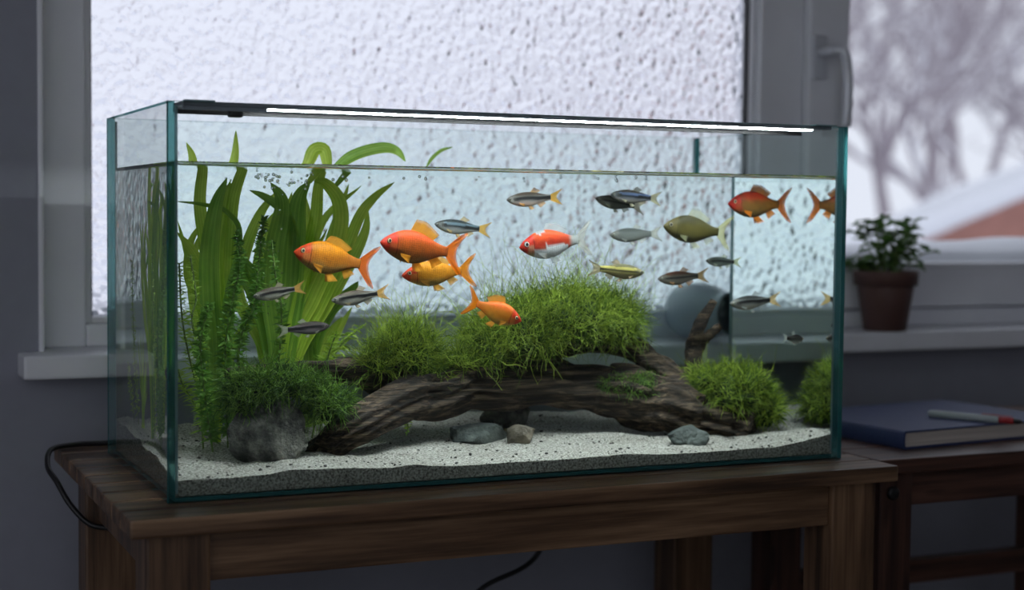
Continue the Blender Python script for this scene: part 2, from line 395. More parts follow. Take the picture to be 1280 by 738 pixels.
# ================================================================== BENCH
def bench(name, label, x0, x1, y0, y1, z, ncuts, leg, wh, wv, apron, group, bolt=False, stretcher=False, legy=(.02, .07)):
    b = thing(name, label, 'bench' if 'bench' in name else 'table', ((x0+x1)/2, (y0+y1)/2, FLOOR), group)
    ox, oy, oz = (x0+x1)/2, (y0+y1)/2, FLOOR
    T = .0185
    def bx(nm, a, mat, bev=.002): 
        me = mesh(nm, *box(a[0]-ox, a[1]-ox, a[2]-oy, a[3]-oy, a[4]-oz, a[5]-oz, bev), mat, smooth=False); return part(nm, me, b)
    for i in range(len(ncuts)-1):
        bx('slat', (x0, x1, ncuts[i]+.0022, ncuts[i+1]-.0022, z-T, z), wh, .0025)
    z1 = z-T-.0003
    lx = (x0+leg[0], x1-leg[0]-leg[1])
    ys = (y0+legy[0], y1-legy[1]-leg[2])
    for X in lx:
        for Y in ys:
            l = bx('leg', (X, X+leg[1], Y, Y+leg[2], FLOOR, z1), wv, .003)
            if bolt and Y == ys[0] and X == lx[0]:
                vv, ff = lathe([(0.0085, 0), (.0085, .003), (.006, .005)], 20)
                part('bolt_head', mesh('bolt_head', vv, ff, M['black']), l, (X+leg[1]*.38-ox, Y-oy, z-.045-oz), (math.pi/2, 0, 0))
    for Y in (ys[0]+.006, ys[1]+leg[2]-.006-.02):
        bx('apron', (lx[0]+leg[1]+.0003, lx[1]-.0003, Y, Y+.02, z1-apron, z1), wh)
    for X in (lx[0]+.012, lx[1]+leg[1]-.032):
        bx('end_apron', (X, X+.02, ys[0]+leg[2]+.0003, ys[1]-.0003, z1-apron, z1), wv)
    if stretcher:
        Y = ys[1]+.01; bx('stretcher', (lx[0]+leg[1]+.0003, lx[1]-.0003, Y, Y+.02, FLOOR+.24, FLOOR+.275), wh)
    return b
bench('slatted_bench', 'brown pine slat-top bench carrying the aquarium', -.05, .832, -.07, .43, 0,
      [-.07, -.018, .032, .088, .143, .196, .25, .304, .36, .43], (.018, .062, .055), M['wood'], M['woodv'], .05, None)
bench('side_table', 'dark reddish wooden side table under the navy book', .858, 1.416, 0.0, .372, -.006,
      [0, .093, .186, .279, .372], (.016, .05, .05), M['wood2'], M['wood2v'], .045, None, True, True)

# ================================================================== AQUARIUM
aq = thing('aquarium', 'rectangular clear glass aquarium standing on the slatted bench', 'aquarium', (TL/2, TD/2, 0))
def pane(name, x0, x1, y0, y1, z0, z1, thin, outer):
    v, f = box(x0-TL/2, x1-TL/2, y0-TD/2, y1-TD/2, z0, z1)
    # box faces: -x, +x, -y, +y, -z, +z ; the two broad faces clear, the rim faces show the green glass edge
    mi = [1]*6; mi[thin*2] = mi[thin*2+1] = 2; mi[thin*2+outer] = 0
    return part(name, mesh(name, v, f, [M['glass'], M['edge'], M['glassin']], smooth=False, mi=mi), aq)
pane('front_pane', 0, TL, 0, GT, 0, TH, 1, 0)
pane('back_pane', 0, TL, TD-GT, TD, 0, TH, 1, 1)
pane('end_pane', 0, GT, GT+.0002, TD-GT-.0002, 0, TH, 0, 0)
pane('end_pane', TL-GT, TL, GT+.0002, TD-GT-.0002, 0, TH, 0, 1)
pane('bottom_pane', GT+.0002, TL-GT-.0002, GT+.0002, TD-GT-.0002, 0, .0045, 2, 0)
for x in (GT, TL-GT):
    for y in (GT, TD-GT):
        sx, sy = (1 if x < .4 else -1), (1 if y < .1 else -1)
        a = (x-TL/2, y-TD/2); e = .0028
        v = [(a[0], a[1], GT), (a[0]+sx*e, a[1], GT), (a[0], a[1]+sy*e, GT), (a[0], a[1], TH-.004), (a[0]+sx*e, a[1], TH-.004), (a[0], a[1]+sy*e, TH-.004)]
        part('silicone_seam', mesh('silicone_seam', v, [(0, 1, 2), (3, 5, 4), (0, 3, 4, 1), (1, 4, 5, 2), (2, 5, 3, 0)], M['silicone'], smooth=False), aq)

# water body: raised a little where it climbs the glass
g = .0034
X0, X1, Y0, Y1, Zb = GT+g*.1, TL-GT-g*.1, GT+g*.1, TD-GT-g*.1, 0.0049
def axis(a, b, n): return np.concatenate([[a, a+.0008, a+.002, a+.004], np.linspace(a+.008, b-.008, n), [b-.004, b-.002, b-.0008, b]])
ax, ay = axis(X0, X1, 60), axis(Y0, Y1, 26)
v, f, mi = [], [], []
for y in ay:
    for x in ax:
        dd = min(x-X0, X1-x, y-Y0, Y1-y); v.append((x, y, WL+.0042*math.exp(-dd/.0016)))
nx, ny = len(ax), len(ay)
for j in range(ny-1):
    for i in range(nx-1):
        a = j*nx+i; f.append((a, a+1, a+1+nx, a+nx)); mi.append(0 if 3 <= i < nx-4 and 3 <= j < ny-4 else 1)
bi = len(v)
ring = [i for i in range(nx)]+[j*nx+nx-1 for j in range(1, ny)]+[(ny-1)*nx+i for i in range(nx-2, -1, -1)]+[j*nx for j in range(ny-2, 0, -1)]
for q in ring: v.append((v[q][0], v[q][1], Zb))
for k in range(len(ring)):
    k2 = (k+1) % len(ring); f.append((ring[k], bi+k, bi+k2, ring[k2])); mi.append(2)
f.append(tuple(bi+k for k in range(len(ring)-1, -1, -1))); mi.append(2)
me = mesh('water', v, f, [M['surface'], M['water'], M['water']], smooth=False, mi=mi)
sm = np.array([i < 2 for i in mi]); me.polygons.foreach_set('use_smooth', sm)
top('water', me, label='clear water filling the glass aquarium', cat='water', kind='stuff')

# sand
FX = np.array([.0, .081, .129, .183, .235, .262, .298, .401, .45, .51, .604, .658, .713, .769, .8]); FZ = np.array([.020, .021, .025, .023, .020, .022, .019, .0175, .018, .019, .0155, .017, .017, .025, .030])
BX = np.array([0, .07, .21, .37, .477, .611, .72, .8]); BZ = np.array([.043, .043, .042, .041, .042, .036, .033, .031])
def sand_h(x, y):
    t = min(max((y-GT)/(TD-2*GT), 0), 1); s = t**.8
    return lerp(np.interp(x, FX, FZ), np.interp(x, BX, BZ), s) + (fbm(x, y, 0, 14, 3)*.005 + fbm(x, y, 3, 60, 2)*.0018)*min(1, t*6+.25)
sx, sy = np.linspace(X0+.0008, X1-.0008, 260), np.linspace(Y0+.0008, Y1-.0008, 110)
v = [(x, y, sand_h(x, y)) for y in sy for x in sx]; nx, ny = len(sx), len(sy)
ii, jj = np.meshgrid(np.arange(nx-1), np.arange(ny-1)); a = (jj*nx+ii).ravel()
f = [tuple(q) for q in np.stack([a, a+1, a+1+nx, a+nx], 1)]
ring = [i for i in range(nx)]+[j*nx+nx-1 for j in range(1, ny)]+[(ny-1)*nx+i for i in range(nx-2, -1, -1)]+[j*nx for j in range(ny-2, 0, -1)]
bi = len(v)
for q in ring: v.append((v[q][0], v[q][1], Zb+.0006))
for k in range(len(ring)):
    k2 = (k+1) % len(ring); f.append((ring[k], bi+k, bi+k2, ring[k2]))
f.append(tuple(bi+k for k in range(len(ring)-1, -1, -1)))
me = mesh('sand_bed', v, f, M['sand'])
sm = np.ones(len(f), bool); sm[(nx-1)*(ny-1):] = False; me.polygons.foreach_set('use_smooth', sm)
top('sand_bed', me, label='pale grey sand bed covering the aquarium floor', cat='sand', kind='stuff')
def on_sand(px, py):
    lo, hi = GT, TD-GT
    for y in np.linspace(GT, TD-GT, 120):
        P = wat(px, py, y)
        if P[2] <= sand_h(P[0], y): return P
    return wat(px, py, TD-GT-.01)
# dark grit
iv, if_ = ico(1); vs, fs = [], []; n = 0
for k in range(420):
    x, y = random.uniform(.015, .785), (random.random()**1.4)*.31+.0115
    r = random.choice([.0006, .0008, .001, .0012, .0017]); z = sand_h(x, y)
    sc = np.array([r*random.uniform(.8, 1.5), r*random.uniform(.8, 1.4), r*.8])
    vs.append(iv*sc*(1+.25*RNG.standard_normal((len(iv), 1)))+V(x, max(y, .0112), z+r*.3)); fs.append(if_+n); n += len(iv)
top('sand_grit', mesh('sand_grit', np.vstack(vs), np.vstack(fs), M['grit']), label='small dark grit grains scattered over the pale sand', cat='grit', kind='stuff')

# ------------------------------------------------------------------ rocks
def rock(name, label, px0, px1, pyt, pyb, mat, y=None, depth=1.0, seed=0, group=None, sub=4, sharp=.8):
    cx = (px0+px1)/2
    base = on_sand(cx, pyb) if y is None else wat(cx, pyb, y)
    w = np.linalg.norm(wat(px1, pyb, base[1])-wat(px0, pyb, base[1]))/2
    hgt = (wat(cx, pyt, base[1]+w*depth)[2]-base[2])
    v, f = ico(sub)
    rs = random.Random(seed)
    planes = [(np.array([rs.gauss(0, 1), rs.gauss(0, 1), rs.gauss(0, .8)+.2]), rs.uniform(.50, .85)) for _ in range(16)]
    out = []
    for p in v:
        q = p*(1+.38*fbm(p[0]+seed*3.1, p[1], p[2], .9, 3))
        for nrm, dd in planes:
            nn = nrm/np.linalg.norm(nrm); e = q@nn-dd
            if e > 0: q = q-nn*e*sharp
        q = q*(1+.05*fbm(p[0], p[1]+seed, p[2], 5, 4)); out.append(q)
    out = np.array(out); out /= np.abs(out).max(0)
    out *= np.array([w, w*depth, hgt*.62]); c = V(base[0], base[1]+w*depth*.8, base[2]+hgt*.38)
    out += V(0, 0, hgt*.38)
    me = mesh(name, out, f, M[mat]); o = top(name, me, (c[0], c[1], base[2]), label, 'rock', group)
    return o, c, (w, w*depth, hgt)
rock('aquarium_rock', 'big grey rock wearing a cap of green moss', 288, 396, 486, 578, 'rock', seed=3, depth=.72)
rock('aquarium_rock', 'flat dark slate stone lying under the driftwood arch', 567, 641, 521, 557, 'slate', seed=5, depth=.6)
rock('aquarium_rock', 'small brown stone beside the flat dark slate', 637, 673, 527, 557, 'brownrock', seed=8, depth=.8)
rock('aquarium_rock', 'upright grey stone propping up the driftwood from below', 604, 671, 494, 536, 'rock', seed=11, depth=.6)
rock('aquarium_rock', 'grey wedge-shaped stone alone on sand before the driftwood foot', 832, 889, 527, 556, 'slate', seed=21, depth=.7)
rock('aquarium_rock', 'little dark stone behind the sloping left foot of the driftwood', 440, 479, 520, 546, 'slate', seed=17, depth=.8)

# ------------------------------------------------------------------ driftwood
dw = thing('driftwood', 'dark brown arched driftwood root with grooved bark', 'driftwood', (0, 0, 0))
def log(name, pts, rad, n=56, seg=110, seed=0, flat=1.0, groove=.17):
    P = smoothpath(pts, seg)+V(0, 0, 0); R = np.interp(np.linspace(0, len(pts)-1, seg), range(len(pts)), rad)
    for i in range(seg):
        P[i] += V(nz(i*.09, seed, 1), nz(i*.09, seed, 5), nz(i*.09, seed, 9))*R[i]*.25
    def fn(t, a):
        g_ = groove*math.sin(a*7+3*nz(t*4, seed, a*.3)*3)+groove*.8*math.sin(a*13+nz(t*6, seed+2, 0)*6)
        return 1+g_*.6+.22*fbm(math.cos(a)*1.2+seed, math.sin(a)*1.2, t*5, 1.0, 3)+.05*fbm(math.cos(a)*5, math.sin(a)*5, t*22+seed, 1, 2)
    vv, ff = tube(P, R, n, True, fn)
    return part(name, mesh(name, vv, ff, M['bark']), dw)
ft = on_sand(408, 562); fr_ = on_sand(935, 543)
log('trunk', [ft+V(-.012, 0, -.008), wat(440, 540, .09), wat(500, 503, .12), wat(570, 484, .15), wat(650, 480, .165), wat(730, 488, .165), wat(790, 494, .155), wat(850, 512, .14), wat(905, 527, .125), fr_+V(.006, 0.0, .008)],
    [.016, .018, .022, .026, .025, .023, .030, .032, .023, .017], seed=1, n=72, seg=170)
log('branch', [wat(283, 468, .13), wat(340, 466, .14), wat(420, 465, .15), wat(500, 468, .16), wat(570, 478, .16)], [.005, .009, .012, .019, .02], seed=4, n=30)
log('branch', [wat(600, 470, .175), wat(660, 448, .19), wat(720, 428, .19), wat(775, 430, .185), wat(820, 456, .175), wat(862, 492, .16), wat(890, 520, .145)], [.02, .018, .013, .013, .015, .018, .012], seed=6, n=30)
log('branch', [wat(872, 505, .17), wat(868, 462, .18), wat(868, 432, .185), wat(874, 408, .185), wat(892, 376, .19)], [.014, .0125, .011, .008, .0052], seed=9, n=20, seg=40)
log('twig', [wat(871, 440, .186), wat(880, 425, .184), wat(890, 416, .18), wat(900, 408, .178)], [.0075, .0065, .006, .0045], seed=12, n=16, seg=20)
log('root', [wat(452, 476, .15), wat(490, 488, .16), wat(540, 490, .165)], [.008, .014, .018], seed=19, n=24, seg=30)

# ------------------------------------------------------------------ moss
def strands(roots, dirs, length, rad, seg=4, curl=.5, droop=.25, jit=1.0):
    n = len(roots); P = np.zeros((n, seg+1, 3)); P[:, 0] = roots
    d = dirs/np.linalg.norm(dirs, axis=1)[:, None]
    for s in range(seg):
        d = d+RNG.standard_normal((n, 3))*curl*.6; d[:, 2] -= droop*(s/seg)
        d /= np.linalg.norm(d, axis=1)[:, None]
        P[:, s+1] = P[:, s]+d*(length/seg)[:, None]
    T = np.gradient(P, axis=1); T /= np.linalg.norm(T, axis=2)[..., None]+1e-9
    ref = RNG.standard_normal((n, 1, 3)); A = np.cross(T, ref); A /= np.linalg.norm(A, axis=2)[..., None]+1e-9; B = np.cross(T, A)
    taper = np.linspace(1, .35, seg+1)[None, :, None]; r = np.asarray(rad).reshape(-1, 1, 1)*taper
    ring = np.stack([P+r*(math.cos(a)*A+math.sin(a)*B) for a in (0, 2.094, 4.189)], 2)   # n, seg+1, 3, 3
    base = (np.arange(n)*(seg+1)*3)[:, None, None]+(np.arange(seg)*3)[None, :, None]
    k = np.arange(3)[None, None, :]; k2 = (k+1) % 3
    F = np.stack([base+k, base+k2, base+k2+3, base+k+3], -1).reshape(-1, 4)
    return ring.reshape(-1, 3), F
def moss(name, label, blobs, n, length, rad, mat, up=.5, curl=.5, droop=.25, core=.82, wild=0, leaflets=True):
    """blobs: (centre, radii) ellipsoids"""
    c0 = blobs[0][0]; root = thing(name, label, 'moss', (c0[0], c0[1], c0[2]-blobs[0][1][2]), 'moss clumps in the aquarium')
    off = V(c0[0], c0[1], c0[2]-blobs[0][1][2])
    iv, if_ = ico(4); cv, cf, k = [], [], 0
    for c, r in blobs:
        q = np.array([p*(core+.16*fbm(p[0]*2+c[0]*40, p[1]*2, p[2]*2, 1, 3)) for p in iv])*np.array(r)+c
        cv.append(q-off); cf.append(if_+k); k += len(iv)
    part('moss_mat', mesh('moss_mat', np.vstack(cv), np.vstack(cf), M['mosscore']), root, kind='stuff')
    wts = np.array([r[0]*r[1]+r[0]*r[2]+r[1]*r[2] for c, r in blobs]); wts /= wts.sum()
    R, D = [], []
    for (c, r), wt in zip(blobs, wts):
        q = RNG.standard_normal((int(n*wt), 3)); q /= np.linalg.norm(q, axis=1)[:, None]
        q = q[q[:, 2] > -.62]
        rr = (.66+.3*RNG.random((len(q), 1)))
        R.append(q*np.array(r)*rr+c); D.append(q/np.array(r)*min(r)+V(0, 0, up)+RNG.standard_normal(q.shape)*.55)
    R, D = np.vstack(R), np.vstack(D)
    Ls = length*(.5+RNG.random(len(R))); v, f = strands(R-off, D, Ls, rad*(.7+.6*RNG.random(len(R))), 4, curl, droop)
    if wild:
        idx = RNG.choice(len(R), wild); idx = idx[D[idx][:, 2] > .2]
        v2, f2 = strands(R[idx]-off, D[idx]*.6+V(0, 0, .8), length*(1.6+1.6*RNG.random(len(idx))), rad*.75*np.ones(len(idx)), 6, .35, .1)
        f = np.vstack([f, f2+len(v)]); v = np.vstack([v, v2])
    v = np.clip(v+off, (GT+.003, GT+.003, 0), (TL-GT-.003, TD-GT-.003, WL))-off     # stays inside the glass
    nst = len(Ls); cc = np.repeat(np.clip(.5+.28*RNG.standard_normal(nst), 0, 1), 15)
    cc = np.r_[cc, np.full(len(v)-len(cc), .8)]
    part('moss_strands', mesh('moss_strands', v, f, M[mat], col=np.stack([cc]*3, 1)), root, kind='stuff')
    return root
moss('moss_mound', 'large bushy bright green moss mound crowning the driftwood arch',
     [(wat(712, 400, .17), (.072, .058, .037)), (wat(648, 416, .165), (.055, .055, .036)), (wat(768, 404, .175), (.034, .045, .031)), (wat(608, 435, .16), (.03, .04, .026))],
     7400, .034, .0005, 'moss', up=.25, curl=.95, wild=420, core=.74)
moss('moss_tuft', 'wispy light green moss tuft with long upright threads on driftwood',
     [(wat(508, 444, .155), (.04, .038, .028)), (wat(470, 458, .15), (.02, .025, .012))], 2600, .026, .00055, 'moss', up=.6, curl=.7, wild=160, core=.7)
moss('moss_bush', 'dense rounded green moss bush at the driftwood foot by the glass end',
     [(wat(918, 492, .135), (.05, .046, .032)), (wat(950, 512, .13), (.026, .032, .026)), (wat(880, 478, .14), (.02, .025, .014))], 4600, .019, .00065, 'moss', up=.4, curl=.4, droop=.4, wild=40)
moss('moss_mantle', 'dark green moss mantle draped over the big grey rock',
     [(wat(352, 484, .098), (.048, .032, .016)), (wat(410, 508, .095), (.025, .024, .02)), (wat(304, 498, .105), (.016, .022, .026))], 4200, .021, .0006, 'moss2', up=.25, curl=.75, droop=.5, wild=60, core=.72)
moss('moss_patch', 'thin dark moss patch clinging to the driftwood flank',
     [(wat(805, 486, .133), (.034, .010, .019)), (wat(772, 482, .142), (.028, .010, .012)), (wat(840, 500, .125), (.016, .008, .012))], 1700, .0105, .00045, 'moss2', up=-.2, curl=.7, droop=.8, core=.5)
moss('moss_strip', 'low strip of moss between driftwood tuft and mound',
     [(wat(575, 452, .15), (.028, .03, .012)), (wat(545, 468, .14), (.018, .016, .012))], 1000, .017, .00052, 'moss', up=.4, curl=.5, core=.6)

# ------------------------------------------------------------------ strap-leaf plants
def ribbon(P, W, fold=.25, n=5, face=None, twist=0):
    P = np.asarray(P, float); T = np.gradient(P, axis=0); T /= np.linalg.norm(T, axis=1)[:, None]+1e-9
    face = V(-.3, -1, .15) if face is None else face
    v, uv = [], []
    for i in range(len(P)):
        a = twist*(i/(len(P)-1)-.5)
        fdir = face*math.cos(a)+V(1, -.3, 0)*math.sin(a)
        s = np.cross(T[i], fdir); s /= np.linalg.norm(s)+1e-9; nn = np.cross(s, T[i])
        for k in range(n):
            t_ = k/(n-1)*2-1; v.append(P[i]+s*t_*W[i]*.5+nn*(abs(t_)-.5)*W[i]*fold)
    f = [(i*n+k, i*n+k+1, (i+1)*n+k+1, (i+1)*n+k) for i in range(len(P)-1) for k in range(n-1)]
    return v, f
def leafmesh_uv(name, vf, mat, n=5):
    v, f = vf; m_ = len(v)//n; uv = [(k/(n-1), i/(m_-1)) for i in range(m_) for k in range(n)]
    return mesh(name, v, f, mat, uv=uv)
def prof(n, wmax, tip=.5):
    t_ = np.linspace(0, 1, n); return wmax*np.minimum(1, .35+t_*2.2)*np.where(t_ > tip, np.maximum(0, 1-((t_-tip)/(1-tip))**2)**.8, 1)+.0004
def strap_plant(label, root_px, y, leaves, nrand=0, spread=.09, rs=1):
    base = on_sand(*root_px) if y is None else wat(*root_px, y); base = V(base[0], y, sand_h(base[0], y)-.004)
    pl = thing('strap_leaf_plant', label, 'aquatic plant', base, 'strap-leaved plants in the aquarium')
    for wpx, dy, mt_, pts in leaves:
        Q = [base+V(random.uniform(-.006, .006), random.uniform(-.005, .005), 0)]
        for i, (px, py) in enumerate(pts):
            yy = y+dy*(i+1)/len(pts)
            Q.append(wat(px, py, yy) if py > 208 else ony(px, py, yy))
        P = smoothpath(Q, 30); W = prof(30, wpx/1120.)
        part('leaf', leafmesh_uv('leaf', ribbon(P-base, W, twist=random.uniform(-.7, .7)), M[mt_]), pl)
    rr = random.Random(rs)
    for k in range(nrand):
        h_ = rr.uniform(.12, .27); dx = rr.uniform(-spread, spread); dy = rr.uniform(-.03, .045)
        Q = [base, base+V(dx*.15, dy*.3, h_*.35), base+V(dx*.5, dy*.7, h_*.75), base+V(dx, dy, h_)]
        Q = [V(min(max(q[0], .02), .78), min(q[1], TD-GT-.01), q[2]) for q in Q]
        P = smoothpath(Q, 24); part('leaf', leafmesh_uv('leaf', ribbon(P-base, prof(24, rr.uniform(.009, .015)), twist=rr.uniform(-1.2, 1.2)), M[rr.choice(['leaf', 'leaf', 'leafd'])]), pl)
    return pl
strap_plant('tall strap-leaved plant in the corner whose two tips pierce the surface', (272, 515), .20, [
    (24, -.03, 'leafd', [(268, 440), (263, 380), (262, 320), (270, 260), (284, 222)]),
    (15, .01, 'leaf', [(282, 420), (286, 330), (292, 250), (293, 200), (295, 163)]),
    (15, .0, 'leaf', [(264, 420), (258, 320), (250, 255), (241, 203), (233, 178)]),
    (15, -.01, 'leaf', [(268, 430), (258, 360), (243, 318), (221, 290)]),
    (12, .02, 'leaf', [(262, 430), (250, 380), (236, 345), (238, 305), (254, 276)]),
    (6, -.02, 'leafd', [(278, 400), (300, 300), (285, 266), (255, 256), (221, 252)]),
    (11, .03, 'leaf', [(266, 440), (256, 400), (240, 340), (222, 276)]),
    (16, .010, 'leaf', [(276, 420), (272, 320), (280, 260), (288, 226)]),
    (12, .05, 'leaf', [(262, 450), (246, 400), (240, 330), (262, 270)]),
], 4, .04, 3)
strap_plant('lush strap-leaved plant behind the driftwood branch', (345, 505), .235, [
    (25, -.03, 'leafd', [(346, 440), (340, 370), (344, 310), (353, 255), (338, 228)]),
    (27, -.02, 'leafd', [(352, 440), (364, 370), (369, 300), (374, 250), (388, 226)]),
    (17, .02, 'leaf', [(362, 430), (376, 350), (394, 280), (400, 225), (398, 187)]),
    (21, -.01, 'leaf', [(366, 430), (392, 370), (422, 300), (425, 255), (408, 230), (392, 226)]),
    (15, .0, 'leaf', [(372, 440), (402, 380), (430, 320), (450, 270), (470, 245), (493, 228)]),
    (16, .02, 'leaf', [(376, 440), (410, 380), (440, 325), (456, 290), (460, 262)]),
    (14, .0, 'leafd', [(332, 430), (316, 370), (294, 320), (281, 270), (286, 236), (303, 232)]),
    (16, .02, 'leaf', [(340, 430), (322, 370), (330, 300), (348, 268), (372, 250)]),
    (17, .006, 'leafd', [(348, 440), (340, 380), (312, 338), (285, 322), (260, 344)]),
    (16, .04, 'leaf', [(330, 440), (298, 370), (305, 320), (325, 268), (350, 236)]),
    (18, .02, 'leaf', [(360, 440), (384, 350), (386, 290), (380, 240)]),
    (14, -.02, 'leafd', [(366, 440), (376, 350), (366, 290), (352, 262), (330, 246), (312, 238)]),
    (16, .05, 'leaf', [(352, 440), (404, 330), (420, 280), (436, 230)]),
    (15, .03, 'leaf', [(350, 440), (355, 350), (358, 280), (365, 240)]),
    (12, .04, 'leaf', [(352, 440), (374, 380), (402, 280), (452, 232)]),
], 6, .06, 5)
strap_plant('short strap-leaved plant with broad blades right of the lush clump', (385, 500), .285, [
    (18, -.02, 'leafd', [(392, 440), (412, 390), (438, 366), (448, 352)]),
    (14, .0, 'leaf', [(400, 450), (412, 420), (428, 396)]),
    (12, .0, 'leaf', [(408, 450), (420, 420), (440, 384)]),
    (18, .0, 'leafd', [(384, 440), (384, 380), (394, 340), (400, 300)]),
    (16, .01, 'leaf', [(378, 450), (368, 410), (352, 370), (345, 330)]),
    (16, .02, 'leafd', [(384, 440), (398, 400), (420, 360), (432, 320)]),
    (16, -.01, 'leafd', [(390, 450), (376, 408), (386, 380), (412, 372)]),
], 3, .05, 9)
# floating leaves bent over the surface
fl = thing('strap_leaf_plant', 'long leaf arching out of the water surface beyond the clump', 'aquatic plant', ony(425, 206, .22), 'strap-leaved plants in the aquarium')
b0 = ony(425, 206, .22)
P = smoothpath([wat(420, 232, .22), ony(425, 206, .22), ony(448, 192, .22), ony(478, 185, .21), ony(496, 189, .2), ony(507, 202, .2)], 30)
part('leaf', leafmesh_uv('leaf', ribbon(P-b0, prof(30, .013)), M['leafd']), fl)
P = smoothpath([wat(386, 228, .24), ony(384, 206, .24), ony(393, 188, .24), ony(405, 188, .235), ony(409, 206, .235), ony(409, 212, .235)], 26)
part('leaf', leafmesh_uv('leaf', ribbon(P-b0, prof(26, .015)), M['leaf']), fl)
P = smoothpath([ony(533, 209, .24), ony(540, 198, .24), ony(552, 188, .24), ony(566, 184, .24)], 14)
part('leaf', leafmesh_uv('leaf', ribbon(P-b0, prof(14, .004)), M['leafd']), fl)

# ------------------------------------------------------------------ fine-leaved stem plants
def fern(label, pts, y, mat, leaflet=.014, step=.0045, per=5, seed=0, wd=.0022, hang=False):
    rr = random.Random(seed)
    b0 = wat(*pts[0], y)
    if not hang: b0[2] = max(sand_h(b0[0], y)-.002, min(b0[2], sand_h(b0[0], y)+.0))
    base = b0
    P = smoothpath([b0]+[wat(px, py, y) for px, py in pts[1:]], 60)
    pl = thing('stem_plant', label, 'aquatic plant', base, 'fine-leaved stem plants in the aquarium')
    vv, ff = tube(P-base, .0011, 5); part('stem', mesh('stem', vv, ff, M['stem']), pl)
    seglen = np.linalg.norm(np.diff(P, axis=0), axis=1); cum = np.r_[0, np.cumsum(seglen)]
    v, f = [], []
    s = .012
    while s < cum[-1]:
        i = min(np.searchsorted(cum, s), len(P)-1); p = P[i]-base; t_ = s/cum[-1]
        for k in range(per):
            a = 2*math.pi*(k+rr.random())/per; L_ = leaflet*rr.uniform(.6, 1.25)*(1.05-.55*t_**4)
            d = V(math.cos(a)+rr.gauss(0, .25), math.sin(a)*.8+rr.gauss(0, .25), rr.uniform(-.35, .8)); d /= np.linalg.norm(d)
            sd = np.cross(d, V(rr.gauss(0, 1), rr.gauss(0, 1), rr.gauss(0, 1))); sd /= np.linalg.norm(sd)
            dn = V(0, 0, -1)
            for (u0, u1, w0, w1) in ((0, .5, .5, 1), (.5, 1, 1, .15)):
                q0, q1 = p+d*L_*u0+dn*L_*.15*u0*u0, p+d*L_*u1+dn*L_*.15*u1*u1; n = len(v)
                v += [q0-sd*wd*w0, q0+sd*wd*w0, q1+sd*wd*w1, q1-sd*wd*w1]; f.append((n, n+1, n+2, n+3))
        s += step*rr.uniform(.8, 1.2)
    part('leaflets', mesh('leaflets', v, f, M[mat]), pl, kind='stuff')
fern('bright feathery stem plant against the left end of the tank', [(262, 520), (240, 460), (228, 400), (224, 330)], .285, 'fern', .013, .0032, 5, 1, .0008)
fern('bright feathery stem plant leaning over the corner strap leaves', [(254, 520), (248, 450), (240, 400), (245, 372), (238, 320)], .166, 'fern', .012, .003, 5, 2, .0008)
fern('dark bushy stem plant hiding the strap leaves behind the rock', [(285, 505), (282, 440), (290, 380), (300, 330), (296, 288)], .160, 'fernd', .012, .0019, 7, 3, .0013)
fern('dark bushy stem plant rising beside the smaller dark one', [(290, 505), (300, 430), (318, 380), (324, 320), (330, 272)], .182, 'fernd', .011, .002, 7, 4, .0013)
fern('short dark stem plant rooted at the corner', [(266, 515), (252, 460), (252, 420), (262, 380)], .144, 'fernd', .012, .002, 7, 5, .0013)
fern('pale feathery stem plant rising above the driftwood branch end', [(400, 500), (415, 455), (432, 425), (452, 408)], .245, 'fern', .018, .004, 6, 6, .0012)
fern('pale feathery stem plant low behind the driftwood branch', [(390, 500), (405, 470), (412, 440), (420, 418)], .200, 'fern', .018, .004, 6, 7, .0012)
fern('bright thin stem plant low in the corner by the sand', [(258, 522), (240, 500), (228, 480), (222, 462)], .312, 'fern', .013, .003, 5, 8, .0008)
fern('slender stem plant with tiny leaves reaching towards the surface', [(340, 500), (352, 400), (344, 340), (340, 300)], .174, 'fernd', .010, .005, 5, 9, .0018)
fern('little pale sprig hanging under the driftwood arch', [(507, 510), (508, 522), (510, 533), (508, 545)], .112, 'fern', .007, .004, 4, 10, .0012, True)
# grass tuft at the root of the corner plants
tb = wat(268, 520, .262); tb[2] = sand_h(tb[0], tb[1]); gt = thing('grass_tuft', 'fine upright grass tuft rooted in sand at the corner', 'aquatic plant', tb)
rr = random.Random(4)
for k in range(26):
    dx, dy, h_ = rr.uniform(-.03, .03), rr.uniform(-.004, .012), rr.uniform(.04, .11)
    P = smoothpath([V(rr.uniform(-.006, .006), rr.uniform(-.004, .004), -.003), V(dx*.3, dy*.3, h_*.5), V(dx, dy, h_)], 10)
    part('blade', leafmesh_uv('blade', ribbon(P, prof(10, .0026)), M[rr.choice(['leaf', 'leaf', 'fern'])]), gt)

# ------------------------------------------------------------------ fish
def fishmat(name, rough=.5):
    t = NT(name); at = t.n('VertexColor', layer_name='Col'); 
    uv = t.n('TexCoord'); mp = t.n('Mapping'); mp.inputs['Scale'].default_value = (30, 16, 1); t.ln(uv.outputs['UV'], mp.inputs[0])
    vo = t.n('TexVoronoi'); t.ln(mp.outputs[0], vo.inputs['Vector']); vo.inputs['Scale'].default_value = 1; vo.inputs['Randomness'].default_value = .25
    mx = t.n('MixRGB', blend_type='MULTIPLY'); mx.inputs[0].default_value = .75; t.ln(at.outputs[0], mx.inputs[1])
    t.ln(t.ramp(vo.outputs['Distance'], [(.2, (1, 1, 1)), (.75, (.42, .36, .30))]), mx.inputs[2])
    b = t.bsdf(Base_Color=mx.outputs[0], Roughness=rough, Subsurface_Weight=0.0); b.inputs['Specular IOR Level'].default_value = .22
    t.ln(t.bump(vo.outputs['Distance'], .25, .0006), b.inputs['Normal']); return t.done(b.outputs[0])
M['fish'] = fishmat('fish_scales')
_fin = {}
